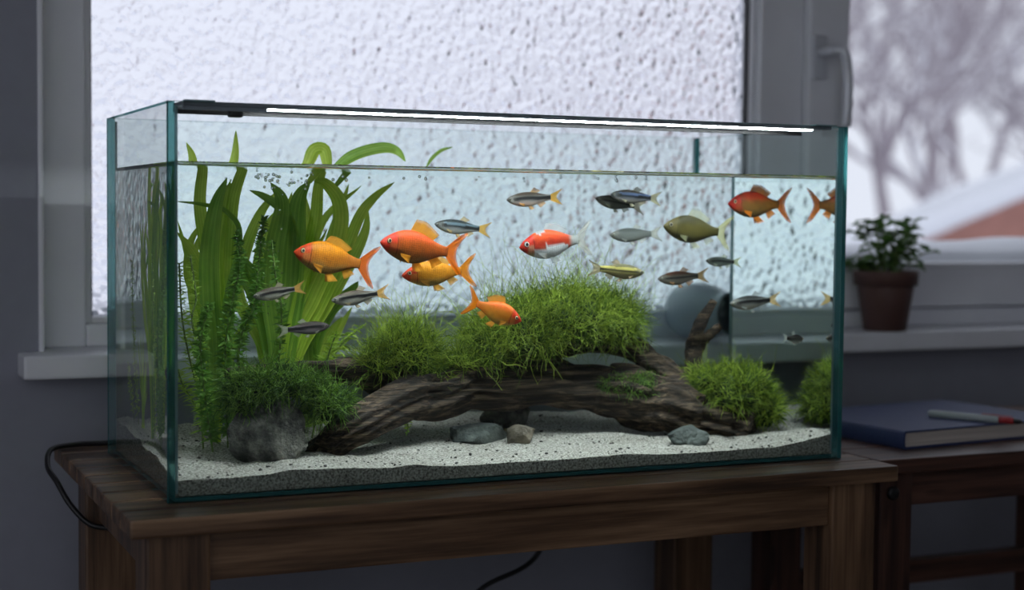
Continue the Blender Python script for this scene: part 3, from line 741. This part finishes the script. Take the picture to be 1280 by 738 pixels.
def finmat(c, alpha=.8, tipa=.15):
    key = (tuple(c), alpha, tipa)
    if key in _fin: return _fin[key]
    t = NT('fish_fin'); uv = t.n('TexCoord'); sp = t.n('SeparateXYZ'); t.ln(uv.outputs['UV'], sp.inputs[0])
    mp = t.n('Mapping'); mp.inputs['Scale'].default_value = (26, .3, 1); t.ln(uv.outputs['UV'], mp.inputs[0])
    rays = t.noise(mp.outputs[0], 1.0, 2)
    a = t.ramp(sp.outputs[1], [(0, (alpha,)*3), (.7, (alpha*.98,)*3), (1, (tipa,)*3)])
    r2 = t.ramp(rays, [(.35, (.94,)*3), (.6, (1, 1, 1))]); mu = t.n('MixRGB', blend_type='MULTIPLY'); mu.inputs[0].default_value = 1; t.ln(a, mu.inputs[1]); t.ln(r2, mu.inputs[2])
    col = (*c, 1); d = t.set(t.n('BsdfDiffuse'), Color=col); tl = t.set(t.n('BsdfTranslucent'), Color=col); tr = t.n('BsdfTransparent')
    s = t.mix(.6, d.outputs[0], tl.outputs[0]); _fin[key] = t.done(t.mix(mu.outputs[0], tr.outputs[0], s)); return _fin[key]
def eyemat():
    t = NT('fish_eye'); c = t.n('VertexColor', layer_name='Col'); return t.done(t.bsdf(Base_Color=c.outputs[0], Roughness=.3).outputs[0])
M['eye'] = eyemat()
ST = np.array([0, .015, .05, .1, .17, .25, .34, .44, .54, .63, .70, .76, .79])
SH = {
 'gold': (np.array([.0, .022, .05, .083, .12, .148, .158, .148, .118, .08, .057, .047, .046]), np.array([0, -.022, -.05, -.085, -.12, -.148, -.163, -.158, -.125, -.085, -.058, -.047, -.046]), np.array([0, .02, .042, .06, .075, .082, .082, .075, .058, .038, .025, .014, .006])),
 'danio': (np.array([.0, .018, .038, .056, .076, .092, .1, .096, .08, .062, .050, .042, .042]), np.array([0, -.02, -.045, -.07, -.094, -.112, -.12, -.112, -.088, -.064, -.05, -.043, -.043]), np.array([0, .016, .032, .044, .053, .057, .056, .05, .04, .027, .018, .01, .005])),
}
def body(kind, L, colfn, bend):
    tp, bt, wd = SH[kind]; ns, nr = 56, 28
    ss = .79*(np.linspace(0, 1, ns)**1.15)
    T_, B_, W_ = np.interp(ss, ST, tp), np.interp(ss, ST, bt), np.interp(ss, ST, wd)
    # soften the piecewise profile
    for a in (T_, B_, W_):
        for _ in range(5): a[1:-1] = (a[:-2]+2*a[1:-1]+a[2:])/4
    v, c, uv = [], [], []
    for i, s in enumerate(ss):
        for k in range(nr):
            a = 2*math.pi*k/nr; zc = math.cos(a); yc = math.sin(a)
            z = (T_[i] if zc >= 0 else -B_[i])*math.copysign(abs(zc)**.95, zc); y = W_[i]*math.copysign(abs(yc)**.85, yc)
            v.append(((.5-s)*L, (y+bend*(s/.8)**2*.12)*L, z*L)); c.append(colfn(s, z/max(T_.max(), .01), y)); uv.append((s/.79, .5+zc*.5))
    f = [(i*nr+k, (i+1)*nr+k, (i+1)*nr+(k+1) % nr, i*nr+(k+1) % nr) for i in range(ns-1) for k in range(nr)]
    f.append(tuple(range(nr))); f.append(tuple((ns-1)*nr+k for k in range(nr-1, -1, -1)))
    return mesh('body', v, f, M['fish'], col=np.clip(c, 0, 1), uv=uv)
def fin(name, root, edge, L, mat, parent, yoff=None, n=10):
    """a membrane lofted from a root line to an edge line; points (s along body from the snout, z, y) in body lengths"""
    R_, E_ = smoothpath([V(*(p if len(p) == 3 else (*p, 0))) for p in root], n), smoothpath([V(*(p if len(p) == 3 else (*p, 0))) for p in edge], n)
    v, uv = [], []; k = 6
    for i in range(n):
        for j in range(k):
            q = lerp(R_[i], E_[i], j/(k-1)); y = q[2]+(yoff(q[0]) if yoff else 0)+.006*math.sin(i*1.7)*j/(k-1)
            v.append(((.5-q[0])*L, y*L, q[1]*L)); uv.append((i/(n-1), j/(k-1)))
    f = [(i*k+j, i*k+j+1, (i+1)*k+j+1, (i+1)*k+j) for i in range(n-1) for j in range(k-1)]
    return part(name, mesh(name, v, f, mat, uv=uv), parent)
def fish(label, name, kind, snout, tail, y, colfn, finc, dy=0, tailc=None, bend=0, fa=1.0, roll=0, eyec=(.75, .6, .35), dors=1.0, group=None, eye=1.0, cat='fish', tipa=.55, deep=1.1):
    A, B = wat(*snout, y), wat(*tail, y+dy); X = A-B; L = np.linalg.norm(X); X /= L
    Z = V(0, 0, 1)-X*X[2]; Z /= np.linalg.norm(Z); Y = np.cross(Z, X)
    root = thing(name, label, cat, (A+B)/2, group)
    mm = Matrix.Identity(3)
    for i in range(3): mm[i][0], mm[i][1], mm[i][2] = X[i], Y[i], Z[i]
    root.rotation_euler = (mm @ Matrix.Rotation(roll, 3, 'X')).to_euler()
    root.scale = (1, deep, deep)
    part('body', body(kind, L, colfn, bend), root)
    bo = lambda s: bend*(min(s, 1)/.8)**2*.12
    fm = finmat(finc, fa, tipa); tm = finmat(tailc or finc, min(1, fa*1.15), tipa)
    tp, bt, wd = SH[kind]; Tf = lambda s: np.interp(s, ST, tp); Bf = lambda s: np.interp(s, ST, bt); Wf = lambda s: np.interp(s, ST, wd)
    if kind == 'gold':
        fin('tail_fin', [(.76, .04), (.785, .03), (.79, 0), (.785, -.03), (.76, -.04)], [(.93, .185), (1.0, .20), (.885, .0), (.99, -.215), (.915, -.20)], L, tm, root, bo, 17)
        fin('dorsal_fin', [(.33, Tf(.33)-.012), (.45, Tf(.45)-.012), (.60, Tf(.60)-.008)], [(.39, Tf(.33)+.03+.055*dors), (.52, Tf(.45)+.03+.05*dors), (.67, Tf(.60)+.025+.02*dors)], L, fm, root, bo)
        fin('anal_fin', [(.58, Bf(.58)+.012), (.67, Bf(.67)+.008)], [(.63, Bf(.58)-.075), (.74, Bf(.67)-.045)], L, fm, root, bo, 6)
        for s in (1, -1):
            fin('pelvic_fin', [(.40, Bf(.4)+.012, .02*s), (.46, Bf(.46)+.012, .02*s)], [(.43, Bf(.4)-.075, .045*s), (.54, Bf(.46)-.06, .05*s)], L, fm, root, bo, 6)
            fin('pectoral_fin', [(.215, -.075, .066*s), (.235, -.105, .062*s)], [(.32, -.09, .11*s), (.31, -.165, .105*s)], L, fm, root, bo, 6)
        es, ez, er = .085, .028, .026*eye
    else:
        fin('tail_fin', [(.765, .038), (.79, .02), (.79, -.02), (.765, -.038)], [(.96, .105), (1.0, .115), (.90, 0), (1.0, -.115), (.96, -.11)], L, tm, root, bo, 17)
        fin('dorsal_fin', [(.42, Tf(.42)-.008), (.54, Tf(.54)-.006)], [(.50, Tf(.42)+.065*dors), (.61, Tf(.54)+.03*dors)], L, fm, root, bo, 6)
        fin('anal_fin', [(.53, Bf(.53)+.01), (.66, Bf(.66)+.006)], [(.60, Bf(.53)-.055), (.70, Bf(.66)-.022)], L, fm, root, bo, 6)
        for s in (1, -1):
            fin('pelvic_fin', [(.38, Bf(.38)+.01, .016*s), (.42, Bf(.42)+.01, .016*s)], [(.42, Bf(.38)-.05, .03*s), (.48, Bf(.42)-.035, .035*s)], L, fm, root, bo, 5)
            fin('pectoral_fin', [(.20, -.05, .045*s), (.21, -.068, .043*s)], [(.30, -.075, .075*s), (.285, -.11, .07*s)], L, fm, root, bo, 5)
        es, ez, er = .065, .006, .022*eye
    for s in (1, -1):
        # bulging eye disc: pupil, iris ring, rim
        v, c, nn = [], [], 20; rings = [(0, .62), (.56, .55), (.60, .54), (.86, .38), (.90, .33), (1.05, -.1)]
        for r, d in rings:
            for k in range(nn):
                a = 2*math.pi*k/nn; v.append((r*er*L*math.cos(a), s*d*er*L, r*er*L*math.sin(a))); c.append((.008, .008, .01) if r < .58 else (eyec if r < .88 else (.04, .03, .025)))
        f = [(i*nn+k, i*nn+(k+1) % nn, (i+1)*nn+(k+1) % nn, (i+1)*nn+k) for i in range(len(rings)-1) for k in range(nn)]
        if s > 0: f = [q[::-1] for q in f]
        part('eye', mesh('eye', v, f, M['eye'], col=c), root, ((.5-es)*L, s*Wf(es)*.90*L, ez*L))
    return root
def cmix(a, b, t): t = min(max(t, 0), 1); t = t*t*(3-2*t); return lerp(np.array(a), np.array(b), t)
def goldcol(head, back, side, belly, peduncle, seed=0, patch=None):
    head, back, side, belly, peduncle = (np.array(c) for c in (head, back, side, belly, peduncle))
    def f(s, z, y):
        n_ = nz(s*6, z*2, seed)
        c = cmix(belly*.8, side*.75, (z+.85)/.75+.35*n_); c = cmix(c, back, (z-.1)/.5+.25*nz(s*8, y*20, seed))
        c = cmix(c, peduncle*.85, (s-.48)/.22*.8)
        if s < .21:
            hh = cmix(head, side*.8, (s-.15)/.06) if z > -.3 else cmix(belly, head, (z+.75)/.45)
            c = cmix(hh, c, (s-.17)/.04)
            if .09 < s < .17 and z < .05: c = cmix(c, belly, .45)
        if .172 < s < .190 and -.7 < z < .45: c = c*.45
        c = c*(1+.30*nz(s*16, z*5, seed+4))*.72; c[2] *= .6
        if patch: c = patch(c, s, z, y)
        return np.clip(c, 0, 1)
    return f
OR, RD, YL = (.86, .20, .012), (.72, .055, .018), (.90, .40, .03)
G1 = 'goldfish in the aquarium'
fish('orange goldfish with red snout swimming in front of the strap leaves', 'goldfish', 'gold', (367, 315), (472, 334), .12, goldcol((.72, .07, .02), (.95, .33, .01), (.80, .26, .03), (.55, .34, .16), (.70, .22, .05), 1), (.95, .42, .06), dy=.01, tailc=(.95, .17, .003), group=G1, dors=.7)
fish('deep red-orange goldfish with raised fanned dorsal fin', 'goldfish', 'gold', (475, 303), (580, 318), .066, goldcol((.66, .035, .02), (.75, .09, .015), (.66, .13, .02), (.40, .17, .07), (.62, .12, .02), 2), (.95, .40, .04), dy=.012, tailc=(.93, .20, .005), group=G1, dors=1.5, bend=.2)
fish('golden yellow goldfish with red face overlapped by the deep red one', 'goldfish', 'gold', (502, 345), (598, 337), .094, goldcol((.72, .06, .015), (.92, .36, .02), (.88, .36, .03), (.55, .36, .14), (.80, .28, .03), 3), (.96, .50, .10), dy=.01, tailc=(.95, .29, .006), group=G1, dors=.6, bend=-.3, deep=.92)
fish('orange goldfish nosing down towards the big moss mound', 'goldfish', 'gold', (652, 402), (580, 374), .042, goldcol((.80, .05, .015), (.92, .16, .01), (.88, .28, .02), (.60, .36, .1), (.85, .2, .02), 4), (.96, .42, .07), dy=.030, tailc=(.95, .24, .005), group=G1, dors=1.0, bend=.4)
def koi(c, s, z, y):
    n_ = nz(s*7+3, z*1.4, 8.0)
    w_ = (.62, .66, .70)
    if s > .64: return cmix(c, (.36, .38, .38), (s-.64)/.08)
    if s > .17 and (z < -.25-.5*n_): return cmix(c, w_, .9) if z > -.95 else np.array((.5, .53, .56))
    if .22 < s < .34 and n_ > .08: return cmix(c, w_, .85)
    return c
fish('red and white goldfish with pale see-through tail', 'goldfish', 'gold', (649, 310), (742, 297), .080, goldcol((.66, .03, .025), (.80, .085, .015), (.62, .045, .03), (.5, .5, .52), (.7, .08, .03), 5, koi), (.80, .82, .84), tailc=(.66, .62, .52), group=G1, eyec=(.85, .85, .85), fa=.5, tipa=.12, dors=.9, eye=1.25)
fish('brownish goldfish with bright red forehead near the glass end', 'goldfish', 'gold', (910, 255), (990, 256), .12, goldcol((.72, .04, .05), (.75, .06, .03), (.36, .17, .06), (.22, .14, .08), (.45, .18, .05), 6), (.95, .30, .04), tailc=(.92, .2, .006), group=G1, dors=1.0)
fish('olive grey carp-like goldfish with clear yellowish fins', 'goldfish', 'gold', (829, 283), (916, 292), .10, goldcol((.12, .10, .055), (.055, .05, .022), (.14, .12, .05), (.16, .145, .09), (.09, .08, .035), 7), (.55, .56, .36), tailc=(.62, .60, .22), group=G1, fa=.6, tipa=.2, eyec=(.7, .65, .5), dors=1.2, deep=1.06)
def danio(back, side, belly, stripe=True, glow=None, sw=.22):
    def f(s, z, y):
        c = cmix(np.array(belly)*.66, np.array(side)*.78, (z+.8)/.7); c = cmix(c, np.array(back)*.7, (z-.25)/.35)
        zz = z-.02
        if stripe and s > .12: c = cmix((.008, .009, .011), c, (abs(zz)-sw)/.10)
        if glow is not None and s > .14 and .18 < zz < .50: c = cmix(c, glow, .7)
        if s < .16: c = cmix(c, (.18, .17, .15), .4)
        return c
    return f
G2 = 'small slim striped fish in the aquarium'
SB = danio((.10, .075, .05), (.36, .35, .31), (.55, .53, .48))
BB = danio((.035, .05, .055), (.20, .23, .25), (.45, .47, .47), glow=(.16, .24, .30))
for lab, sn, tl, y, cf, fc, tc in [
    ('slim silver fish with black stripe before the dark stem plant', (316, 371), (382, 359), .11, SB, (.7, .6, .45), (.9, .5, .15)),
    ('slim silver striped fish below the orange goldfish', (414, 376), (487, 365), .105, SB, (.7, .55, .35), (.9, .5, .12)),
    ('dark purplish slim fish heading right above the mossy rock', (412, 407), (346, 414), .12, danio((.06, .05, .035), (.24, .2, .22), (.36, .32, .36)), (.6, .6, .5), (.55, .55, .45)),
    ('blue-grey slim striped fish above the golden goldfish', (543, 280), (614, 288), .13, BB, (.8, .6, .3), (.92, .55, .1)),
    ('slim striped fish with amber tail near the surface', (633, 250), (703, 246), .10, danio((.10, .07, .05), (.26, .26, .26), (.5, .4, .36)), (.9, .5, .2), (.92, .5, .06)),
    ('dull grey slim fish half hidden by the blue one', (744, 248), (806, 260), .13, danio((.07, .075, .065), (.16, .17, .155), (.26, .27, .25), sw=.1), (.5, .5, .42), (.6, .55, .4)),
    ('blue-sheened slim fish overlapping the dull grey one', (763, 243), (827, 249), .11, danio((.07, .06, .05), (.18, .21, .27), (.38, .35, .34), glow=(.12, .18, .36)), (.8, .75, .55), (.72, .66, .4)),
    ('plain grey slim fish without a stripe in mid water', (762, 294), (828, 292), .118, danio((.07, .085, .08), (.15, .17, .165), (.22, .24, .235), False), (.65, .66, .62), (.66, .66, .6)),
    ('yellow-olive slim fish heading right over the moss mound', (805, 341), (735, 335), .062, danio((.13, .12, .05), (.40, .36, .13), (.36, .32, .17), sw=.07, glow=(.62, .55, .16)), (.8, .62, .4), (.6, .5, .3)),
    ('reddish-backed slim fish above the driftwood twig', (822, 349), (886, 344), .13, danio((.22, .10, .06), (.24, .23, .20), (.36, .33, .28), sw=.08), (.9, .5, .25), (.9, .55, .2)),
    ('tiny dark green slim fish under the olive goldfish', (882, 326), (927, 328), .12, danio((.05, .07, .06), (.16, .20, .18), (.3, .33, .31)), (.6, .65, .5), (.6, .66, .4)),
    ('dark striped slim fish above the moss bush', (912, 380), (976, 374), .11, danio((.03, .035, .035), (.25, .27, .27), (.42, .4, .33)), (.65, .7, .7), (.85, .6, .25)),
]:
    fish(lab, 'slim_fish', 'danio', sn, tl, y, cf, fc, tailc=tc, group=G2, fa=.85, eyec=(.6, .58, .5), dors=1.0)
fish('tiny black and white fish facing away by the glass end', 'slim_fish', 'danio', (1004, 424), (980, 423), .065, danio((.02, .02, .02), (.10, .10, .09), (.6, .62, .58), False), (.85, .9, .86), dy=-.012, tailc=(.85, .9, .86), group=G2, fa=1.0, tipa=.7, deep=1.5, dors=1.6, bend=.3)

# ------------------------------------------------------------------ bubbles
vs, fs, n = [], [], 0; iv, if_ = ico(2); rr = random.Random(3)
spots = [(rr.uniform(318, 392), rr.gauss(224, 6), rr.uniform(.10, .17), rr.uniform(.0007, .0019)) for _ in range(46)]
spots += [(rr.uniform(320, 356), rr.uniform(262, 400), rr.uniform(.11, .15), rr.uniform(.0005, .0013)) for _ in range(38)]
spots += [(rr.uniform(230, 860), rr.uniform(219, 227), rr.uniform(.03, .2), rr.uniform(.0008, .002)) for _ in range(24)]
for px, py, y, r in spots:
    P = wat(px, py, y)
    P[2] = min(P[2], WL-r*1.05)
    vs.append(iv*r+P); fs.append(if_+n); n += len(iv)
top('bubbles', mesh('bubbles', np.vstack(vs), np.vstack(fs), M['bubble']), label='tiny air bubbles under the water surface and on the plants', cat='bubbles', kind='stuff')

# ------------------------------------------------------------------ lamp bar
LX0, LX1 = .016, .784; LY = .042
lp = thing('aquarium_lamp', 'slim aluminium light bar with white glow along the tank rim', 'lamp', ((LX0+LX1)/2, LY, TH))
cx = (LX0+LX1)/2
part('housing', mesh('housing', *box(LX0-cx, LX1-cx, -.032, .032, -.0035, .0012, .0012), M['alu'], smooth=False), lp)
part('light_strip', mesh('light_strip', *box(.09-cx+LX0, LX1-cx-.02, -.022, -.006, -.0042, -.0036, .0002), M['led'], smooth=False), lp, label='glowing white strip')
part('added_glare_lip', mesh('added_glare_lip', *box(LX0-cx, LX1-cx, .0285, .032, -.008, -.0036, .0004), M['black'], smooth=False), lp)  # lip added to block the strip's reflection in the back glass
part('front_lip', mesh('front_lip', *box(LX0-cx, .085-cx+LX0, -.032, -.029, -.0075, -.0036, .0004), M['alu'], smooth=False), lp)
part('switch_button', mesh('switch_button', *box(.048-cx+LX0, .062-cx+LX0, -.028, -.016, -.013, -.0036, .002), M['black'], smooth=False), lp)
for x in (LX0-cx, LX1-cx-.03):
    part('clip', mesh('clip', *box(x, x+.03, -.043, -.0321, .0001, .0018, .0006), M['silicone'], smooth=False), lp)

# ================================================================== cables
def cable(label, pts, r=.0032, n=90):
    P = smoothpath(pts, n); b = P[-1]
    vv, ff = tube(P-b, r, 10); top('power_cable', mesh('power_cable', vv, ff, M['black']), b, label, 'cable')
e = ony(75, 583, .36)
cable('black power cable looping off the end of the slatted bench', [V(.05, .40, .0035), V(.0, .402, .0035), V(-.03, .395, .0045), V(-.06, .375, .003), V(-.0685, .345, -.012), V(-.062, .318, -.026), V(-.050, .300, -.050), V(-.030, .288, -.072), V(-.004, .280, -.078), V(.03, .262, -.088), V(.05, .22, -.12), V(.045, .15, -.17), V(.03, .08, -.23), V(.03, .06, -.34), V(.06, .10, FLOOR+.0033), V(.12, .16, FLOOR+.0033)])
a = ony(672, 693, .30); b_ = ony(600, 738, .30)
cable('black cable hanging slantwise below the bench apron', [V(a[0]+.10, .302, -.0213), V(a[0]+.07, .302, -.0245), V(a[0]+.04, .301, -.042), a, b_, V(b_[0]-.06, .32, -.27), V(b_[0]-.10, .36, FLOOR+.0033), V(b_[0]-.25, .42, FLOOR+.0033)])

# ================================================================== book and pen
BA = onz(1132, 541, .016); ang = math.radians(6)
TZ = -.006
bk = thing('book', 'thick navy hardcover book lying on the dark side table', 'book', (BA[0], BA[1], TZ)); bk.rotation_euler = (0, 0, ang)
bw, bd, bt_ = .30, .225, .0235
part('front_cover', mesh('front_cover', *box(0, bw, 0, bd, bt_-.0025, bt_, .0008), M['navy'], smooth=False), bk)
part('back_cover', mesh('back_cover', *box(0, bw, 0, bd, .0002, .0027, .0008), M['navy'], smooth=False), bk)
sp_ = [(.0025*math.cos(math.pi)+0, 0)]
v, f = [], []
n = 9
for yy in (0, bd):
    for k in range(n):
        a = -math.pi/2+math.pi*k/(n-1); v.append((-.004*math.cos(a)+.0, yy, bt_/2+bt_/2*math.sin(a)))
    for k in range(n):
        a = math.pi/2-math.pi*k/(n-1); v.append((-.0018*math.cos(a)+.0015, yy, bt_/2+(bt_/2-.0024)*math.sin(a)))
m_ = 2*n
f = [(k, (k+1) % m_, m_+(k+1) % m_, m_+k) for k in range(m_)]
f += [tuple(range(m_-1, -1, -1)), tuple(range(m_, 2*m_))]
part('spine', mesh('spine', v, f, M['navy'], smooth=False), bk)
part('page_block', mesh('page_block', *box(.0016, bw-.006, .004, bd-.004, .0028, bt_-.0026), M['paper'], smooth=False), bk)
pa, pb = onz(1161, 517, TZ+bt_+.005), onz(1278, 528, TZ+bt_+.005)
pn = thing('pen', 'grey ballpoint pen with red end lying on the navy book', 'pen', ((pa[0]+pb[0])/2, (pa[1]+pb[1])/2, TZ+bt_))
dv = pb-pa; PL = np.linalg.norm(dv[:2]); pn.rotation_euler = (0, 0, math.atan2(dv[1], dv[0])); R_ = .0050
def pbit(nm, prof_, mat, par=pn):
    v, f = lathe(prof_, 20); v = [(z, x, y) for x, y, z in v]; return part(nm, mesh(nm, v, f, mat), par, (0, 0, R_+.0002))
pbit('barrel', [(R_*.72, -PL/2), (R_*.95, -PL/2+.003), (R_, -PL/2+.01), (R_, PL/2-.032), (R_*.97, PL/2-.031)], M['pengrey'])
pbit('grip', [(R_*.9, PL/2-.0309), (R_*.88, PL/2-.012), (R_*.75, PL/2-.011)], M['penred'])
pbit('tip', [(R_*.75, PL/2-.0109), (R_*.6, PL/2-.004), (R_*.25, PL/2)], M['black'])
part('clip', mesh('clip', *box(PL/2-.055, PL/2-.014, -.0012, .0012, R_*2+.0006, R_*2+.0016, .0003), M['penred'], smooth=False), pn)

# ================================================================== things on the sill
SZ = .106
pc = ony(1106, 398, .503); px_, py_ = pc[0], .503
pt = thing('potted_plant', 'small leafy green plant in a brown plastic pot on the sill', 'potted plant', (px_, py_, SZ))
prf = [(.0325, 0), (.034, .001), (.0445, .070), (.0445, .072), (.0505, .073), (.052, .094), (.052, .096), (.049, .096), (.0465, .085), (.046, .080)]
part('pot', mesh('pot', *lathe(prf, 40), M['pot']), pt)
part('soil', mesh('soil', *lathe([(.0458, .072), (.0458, .082), (.02, .084)], 28), M['soil']), pt)
rr = random.Random(12)
def leafmesh(i):
    P = smoothpath([V(0, 0, 0), V(.3, 0, .05), V(.7, 0, .03), V(1, 0, -.12)], 10); t_ = np.linspace(0, 1, 10)
    W = .62*np.sin(np.pi*np.clip(t_, .02, .98)**.8)**.8+.02
    v, f = ribbon(P, W, .18, 5, face=V(0, .02, 1)); return v, f
lv, lf = leafmesh(0); lm = []
for s in (.024, .029, .034): lm.append(mesh('leaf', np.array(lv)*s, lf, M['potleaf']))
stems = []
for k in range(26):
    a = rr.uniform(0, 6.283); h_ = rr.uniform(.02, .098); ro = .012+.056*rr.random()**.6*(1-max(0, h_-.06)*9)
    if math.sin(a) > 0: ro = min(ro, .03/max(math.sin(a), .4))
    Q = [V(.012*math.cos(a), .012*math.sin(a), .082), V(.5*ro*math.cos(a), .5*ro*math.sin(a), .082+h_*.6), V(ro*math.cos(a), ro*math.sin(a), .084+h_)]
    P = smoothpath(Q, 12); vv, ff = tube(P, .0011, 6); stm = part('stem', mesh('stem', vv, ff, M['stem']), pt)
    for q in range(5):
        i = 11 if q < 2 else rr.randint(5, 10); b2 = a+rr.uniform(-1.6, 1.6)+(3.1 if q == 1 else 0)
        while P[i][1]+.036*math.sin(b2)+.012*abs(math.cos(b2)) > .048: b2 += .5           # leaves stay clear of the sash
        part('leaf', rr.choice(lm), stm, tuple(P[i]), (rr.uniform(-.4, .4), rr.uniform(-.5, .35), b2))
# jug lying on its side
jc = thru(878, 362, .52)
jg = thing('ceramic_jug', 'pale grey ceramic jug lying on the sill with dark mouth', 'jug', (jc[0], .512, SZ))
v, f = lathe([(.026, -.050), (.034, -.048), (.0405, -.036), (.042, -.010), (.039, .012), (.031, .030), (.0285, .038), (.031, .046), (.0285, .047), (.0255, .038), (.0255, .012)], 40)
o = part('body', mesh('body', v, f, [M['ceramic'], M['darkin']], mi=[0]*(40*8)+[1]*(40*2)+[0, 1]), jg, (0, 0, .0425), (0, math.pi/2, math.radians(-72)))
P = smoothpath([V(0, .030, .035), V(0, .052, .03), V(0, .058, .0), V(0, .040, -.022)], 20); vv, ff = tube(P, .0045, 10)
part('handle', mesh('handle', vv, ff, M['ceramic']), o)

# ================================================================== OUTSIDE
GZ = -3.2
top('snow_ground', mesh('snow_ground', *box(-60, 120, 1.2, 140, GZ-.3, GZ), M['snow'], smooth=False), kind='structure')
# snow on the outer ledge
v, f = [], []; xs = np.linspace(1.12, 2.29, 60); ys = np.linspace(.665, .86, 14)
for y in ys:
    for x in xs:
        e = (y-.665)/.195; v.append((x, y, .19+.055*math.sin(math.pi*min(1, e*1.0+.12))**.5+.012*nz(x*5, y*6, 2)))
nx = len(xs); f = [(j*nx+i, j*nx+i+1, (j+1)*nx+i+1, (j+1)*nx+i) for j in range(len(ys)-1) for i in range(nx-1)]
k = len(v); v += [(xs[0], ys[0], .15), (xs[-1], ys[0], .15), (xs[-1], ys[-1], .15), (xs[0], ys[-1], .15)]
f += [tuple([k]+[0]+list(range(1, nx))+[k+1])[::-1], tuple([k+3]+[(len(ys)-1)*nx+i for i in range(nx)]+[k+2]), (k, k+1, k+2, k+3), tuple([k]+[j*nx for j in range(len(ys))]+[k+3]), tuple([k+1]+[j*nx+nx-1 for j in range(len(ys))]+[k+2])[::-1]]
top('snow_drift', mesh('snow_drift', v, f, M['snow']), label='soft white snow heaped on the outer window ledge', cat='snow', kind='stuff')
struct('trim_3', box(WX0, WX1, WY+.1201, .88, .02, .15), M['frame'], label='outer window ledge')
# neighbour house
hb = ony(1230, 262, 10.5)
hs = thing('neighbour_house', 'brick house with thick snow on its roof beyond the window', 'house', (hb[0], 10.5, GZ))
hw = 3.6
def hpoly(nm, v, f, mt): return part(nm, mesh(nm, v, f, M[mt], smooth=False), hs)
ez = hb[2]-GZ
zb = lambda x: ez+.10+.34*x
hpoly('wall', *box(-1.55, 4.0, .15, 5.8, 0, zb(-1.7)-2.2), 'brick')
# gable front facing the window, up to the underside of the roof
gq = [(-1.6, 0), (4.1, 0), (4.1, zb(4.1)-.02), (-1.6, zb(-1.6)-.02)]
hpoly('gable', [(x, 0, z) for x, z in gq]+[(x, .14, z) for x, z in gq], [(0, 1, 2, 3), (7, 6, 5, 4), (0, 4, 5, 1), (1, 5, 6, 2), (2, 6, 7, 3), (3, 7, 4, 0)], 'brick')
v, f = [], []
n1, n2 = 30, 12
for lay in (0, 1):
    for j in range(n2):
        for i in range(n1):
            x = -2.4+i/(n1-1)*6.9; y = -.5+j/(n2-1)*6.5
            z = zb(x)+(.38+.05*nz(x, y, 1) if lay else 0)*(1 if not lay or 0 < i < n1-1 and 0 < j < n2-1 else .75)
            v.append((x, y, z-.30*(y+.5)+.03*nz(x*2, y*2, 5)))
for lay in (0, 1):
    o_ = lay*n1*n2
    for j in range(n2-1):
        for i in range(n1-1):
            q = (o_+j*n1+i, o_+j*n1+i+1, o_+(j+1)*n1+i+1, o_+(j+1)*n1+i); f.append(q if lay else q[::-1])
N_ = n1*n2
for i in range(n1-1): f.append((i, i+1, N_+i+1, N_+i)); q = (n2-1)*n1; f.append((q+i+1, q+i, N_+q+i, N_+q+i+1))
for j in range(n2-1): f.append(((j+1)*n1, j*n1, N_+j*n1, N_+(j+1)*n1)); f.append((j*n1+n1-1, (j+1)*n1+n1-1, N_+(j+1)*n1+n1-1, N_+j*n1+n1-1))
part('snow_roof', mesh('snow_roof', v, f, M['snow']), hs)
# bare snowy trees
def tree_mesh(seed):
    rr = random.Random(seed); V_, F_ = [], []
    def grow(p, d, L, r, lev):
        nonlocal V_, F_
        d2 = d+Vector((rr.gauss(0, .12), rr.gauss(0, .12), rr.gauss(0, .08))); d2.normalize(); mid = p+d*L*.5; q = mid+d2*L*.5
        vv, ff = tube([tuple(p), tuple(mid), tuple(q)], [r, r*.85, r*.68], 5, False); k = len(V_)
        V_ += vv; F_ += [tuple(i+k for i in g_) for g_ in ff]
        if lev == 0: return
        for c in range(rr.choice([2, 3, 3])):
            ax = Vector((rr.gauss(0, 1), rr.gauss(0, 1), rr.gauss(0, .4))).normalized()
            nd = (d2+ax*rr.uniform(.45, .9)); nd.normalize(); nd = (nd+Vector((0, 0, .12))).normalized()
            grow(p.lerp(q, rr.uniform(.55, 1)) if c else q, nd, L*rr.uniform(.62, .86), r*rr.uniform(.55, .72), lev-1)
    grow(Vector((0, 0, 0)), Vector((0, 0, 1)), 1.9, .16, 6)
    return mesh('winter_tree', V_, F_, M['tree'])
tms = [tree_mesh(s) for s in (1, 2, 3, 4)]
rr = random.Random(21)
tr_spots = [(15.6, 18.2, 1.35), (25.5, 24.5, 1.5), (18.5, 29, 1.7), (30, 33, 1.9), (38, 44, 2.1), (22, 52, 2.1), (3, 40, 1.3), (13, 44, 1.3), (-7, 42, 1.3)]
for i, (x, y, s) in enumerate(tr_spots):
    o = top('winter_tree', tms[i % 4], (x, y, GZ), 'bare snow-dusted winter tree standing outside the window', 'tree', 'bare trees outside')
    o.scale = (s, s, s); o.rotation_euler = (0, 0, rr.uniform(0, 6.28))
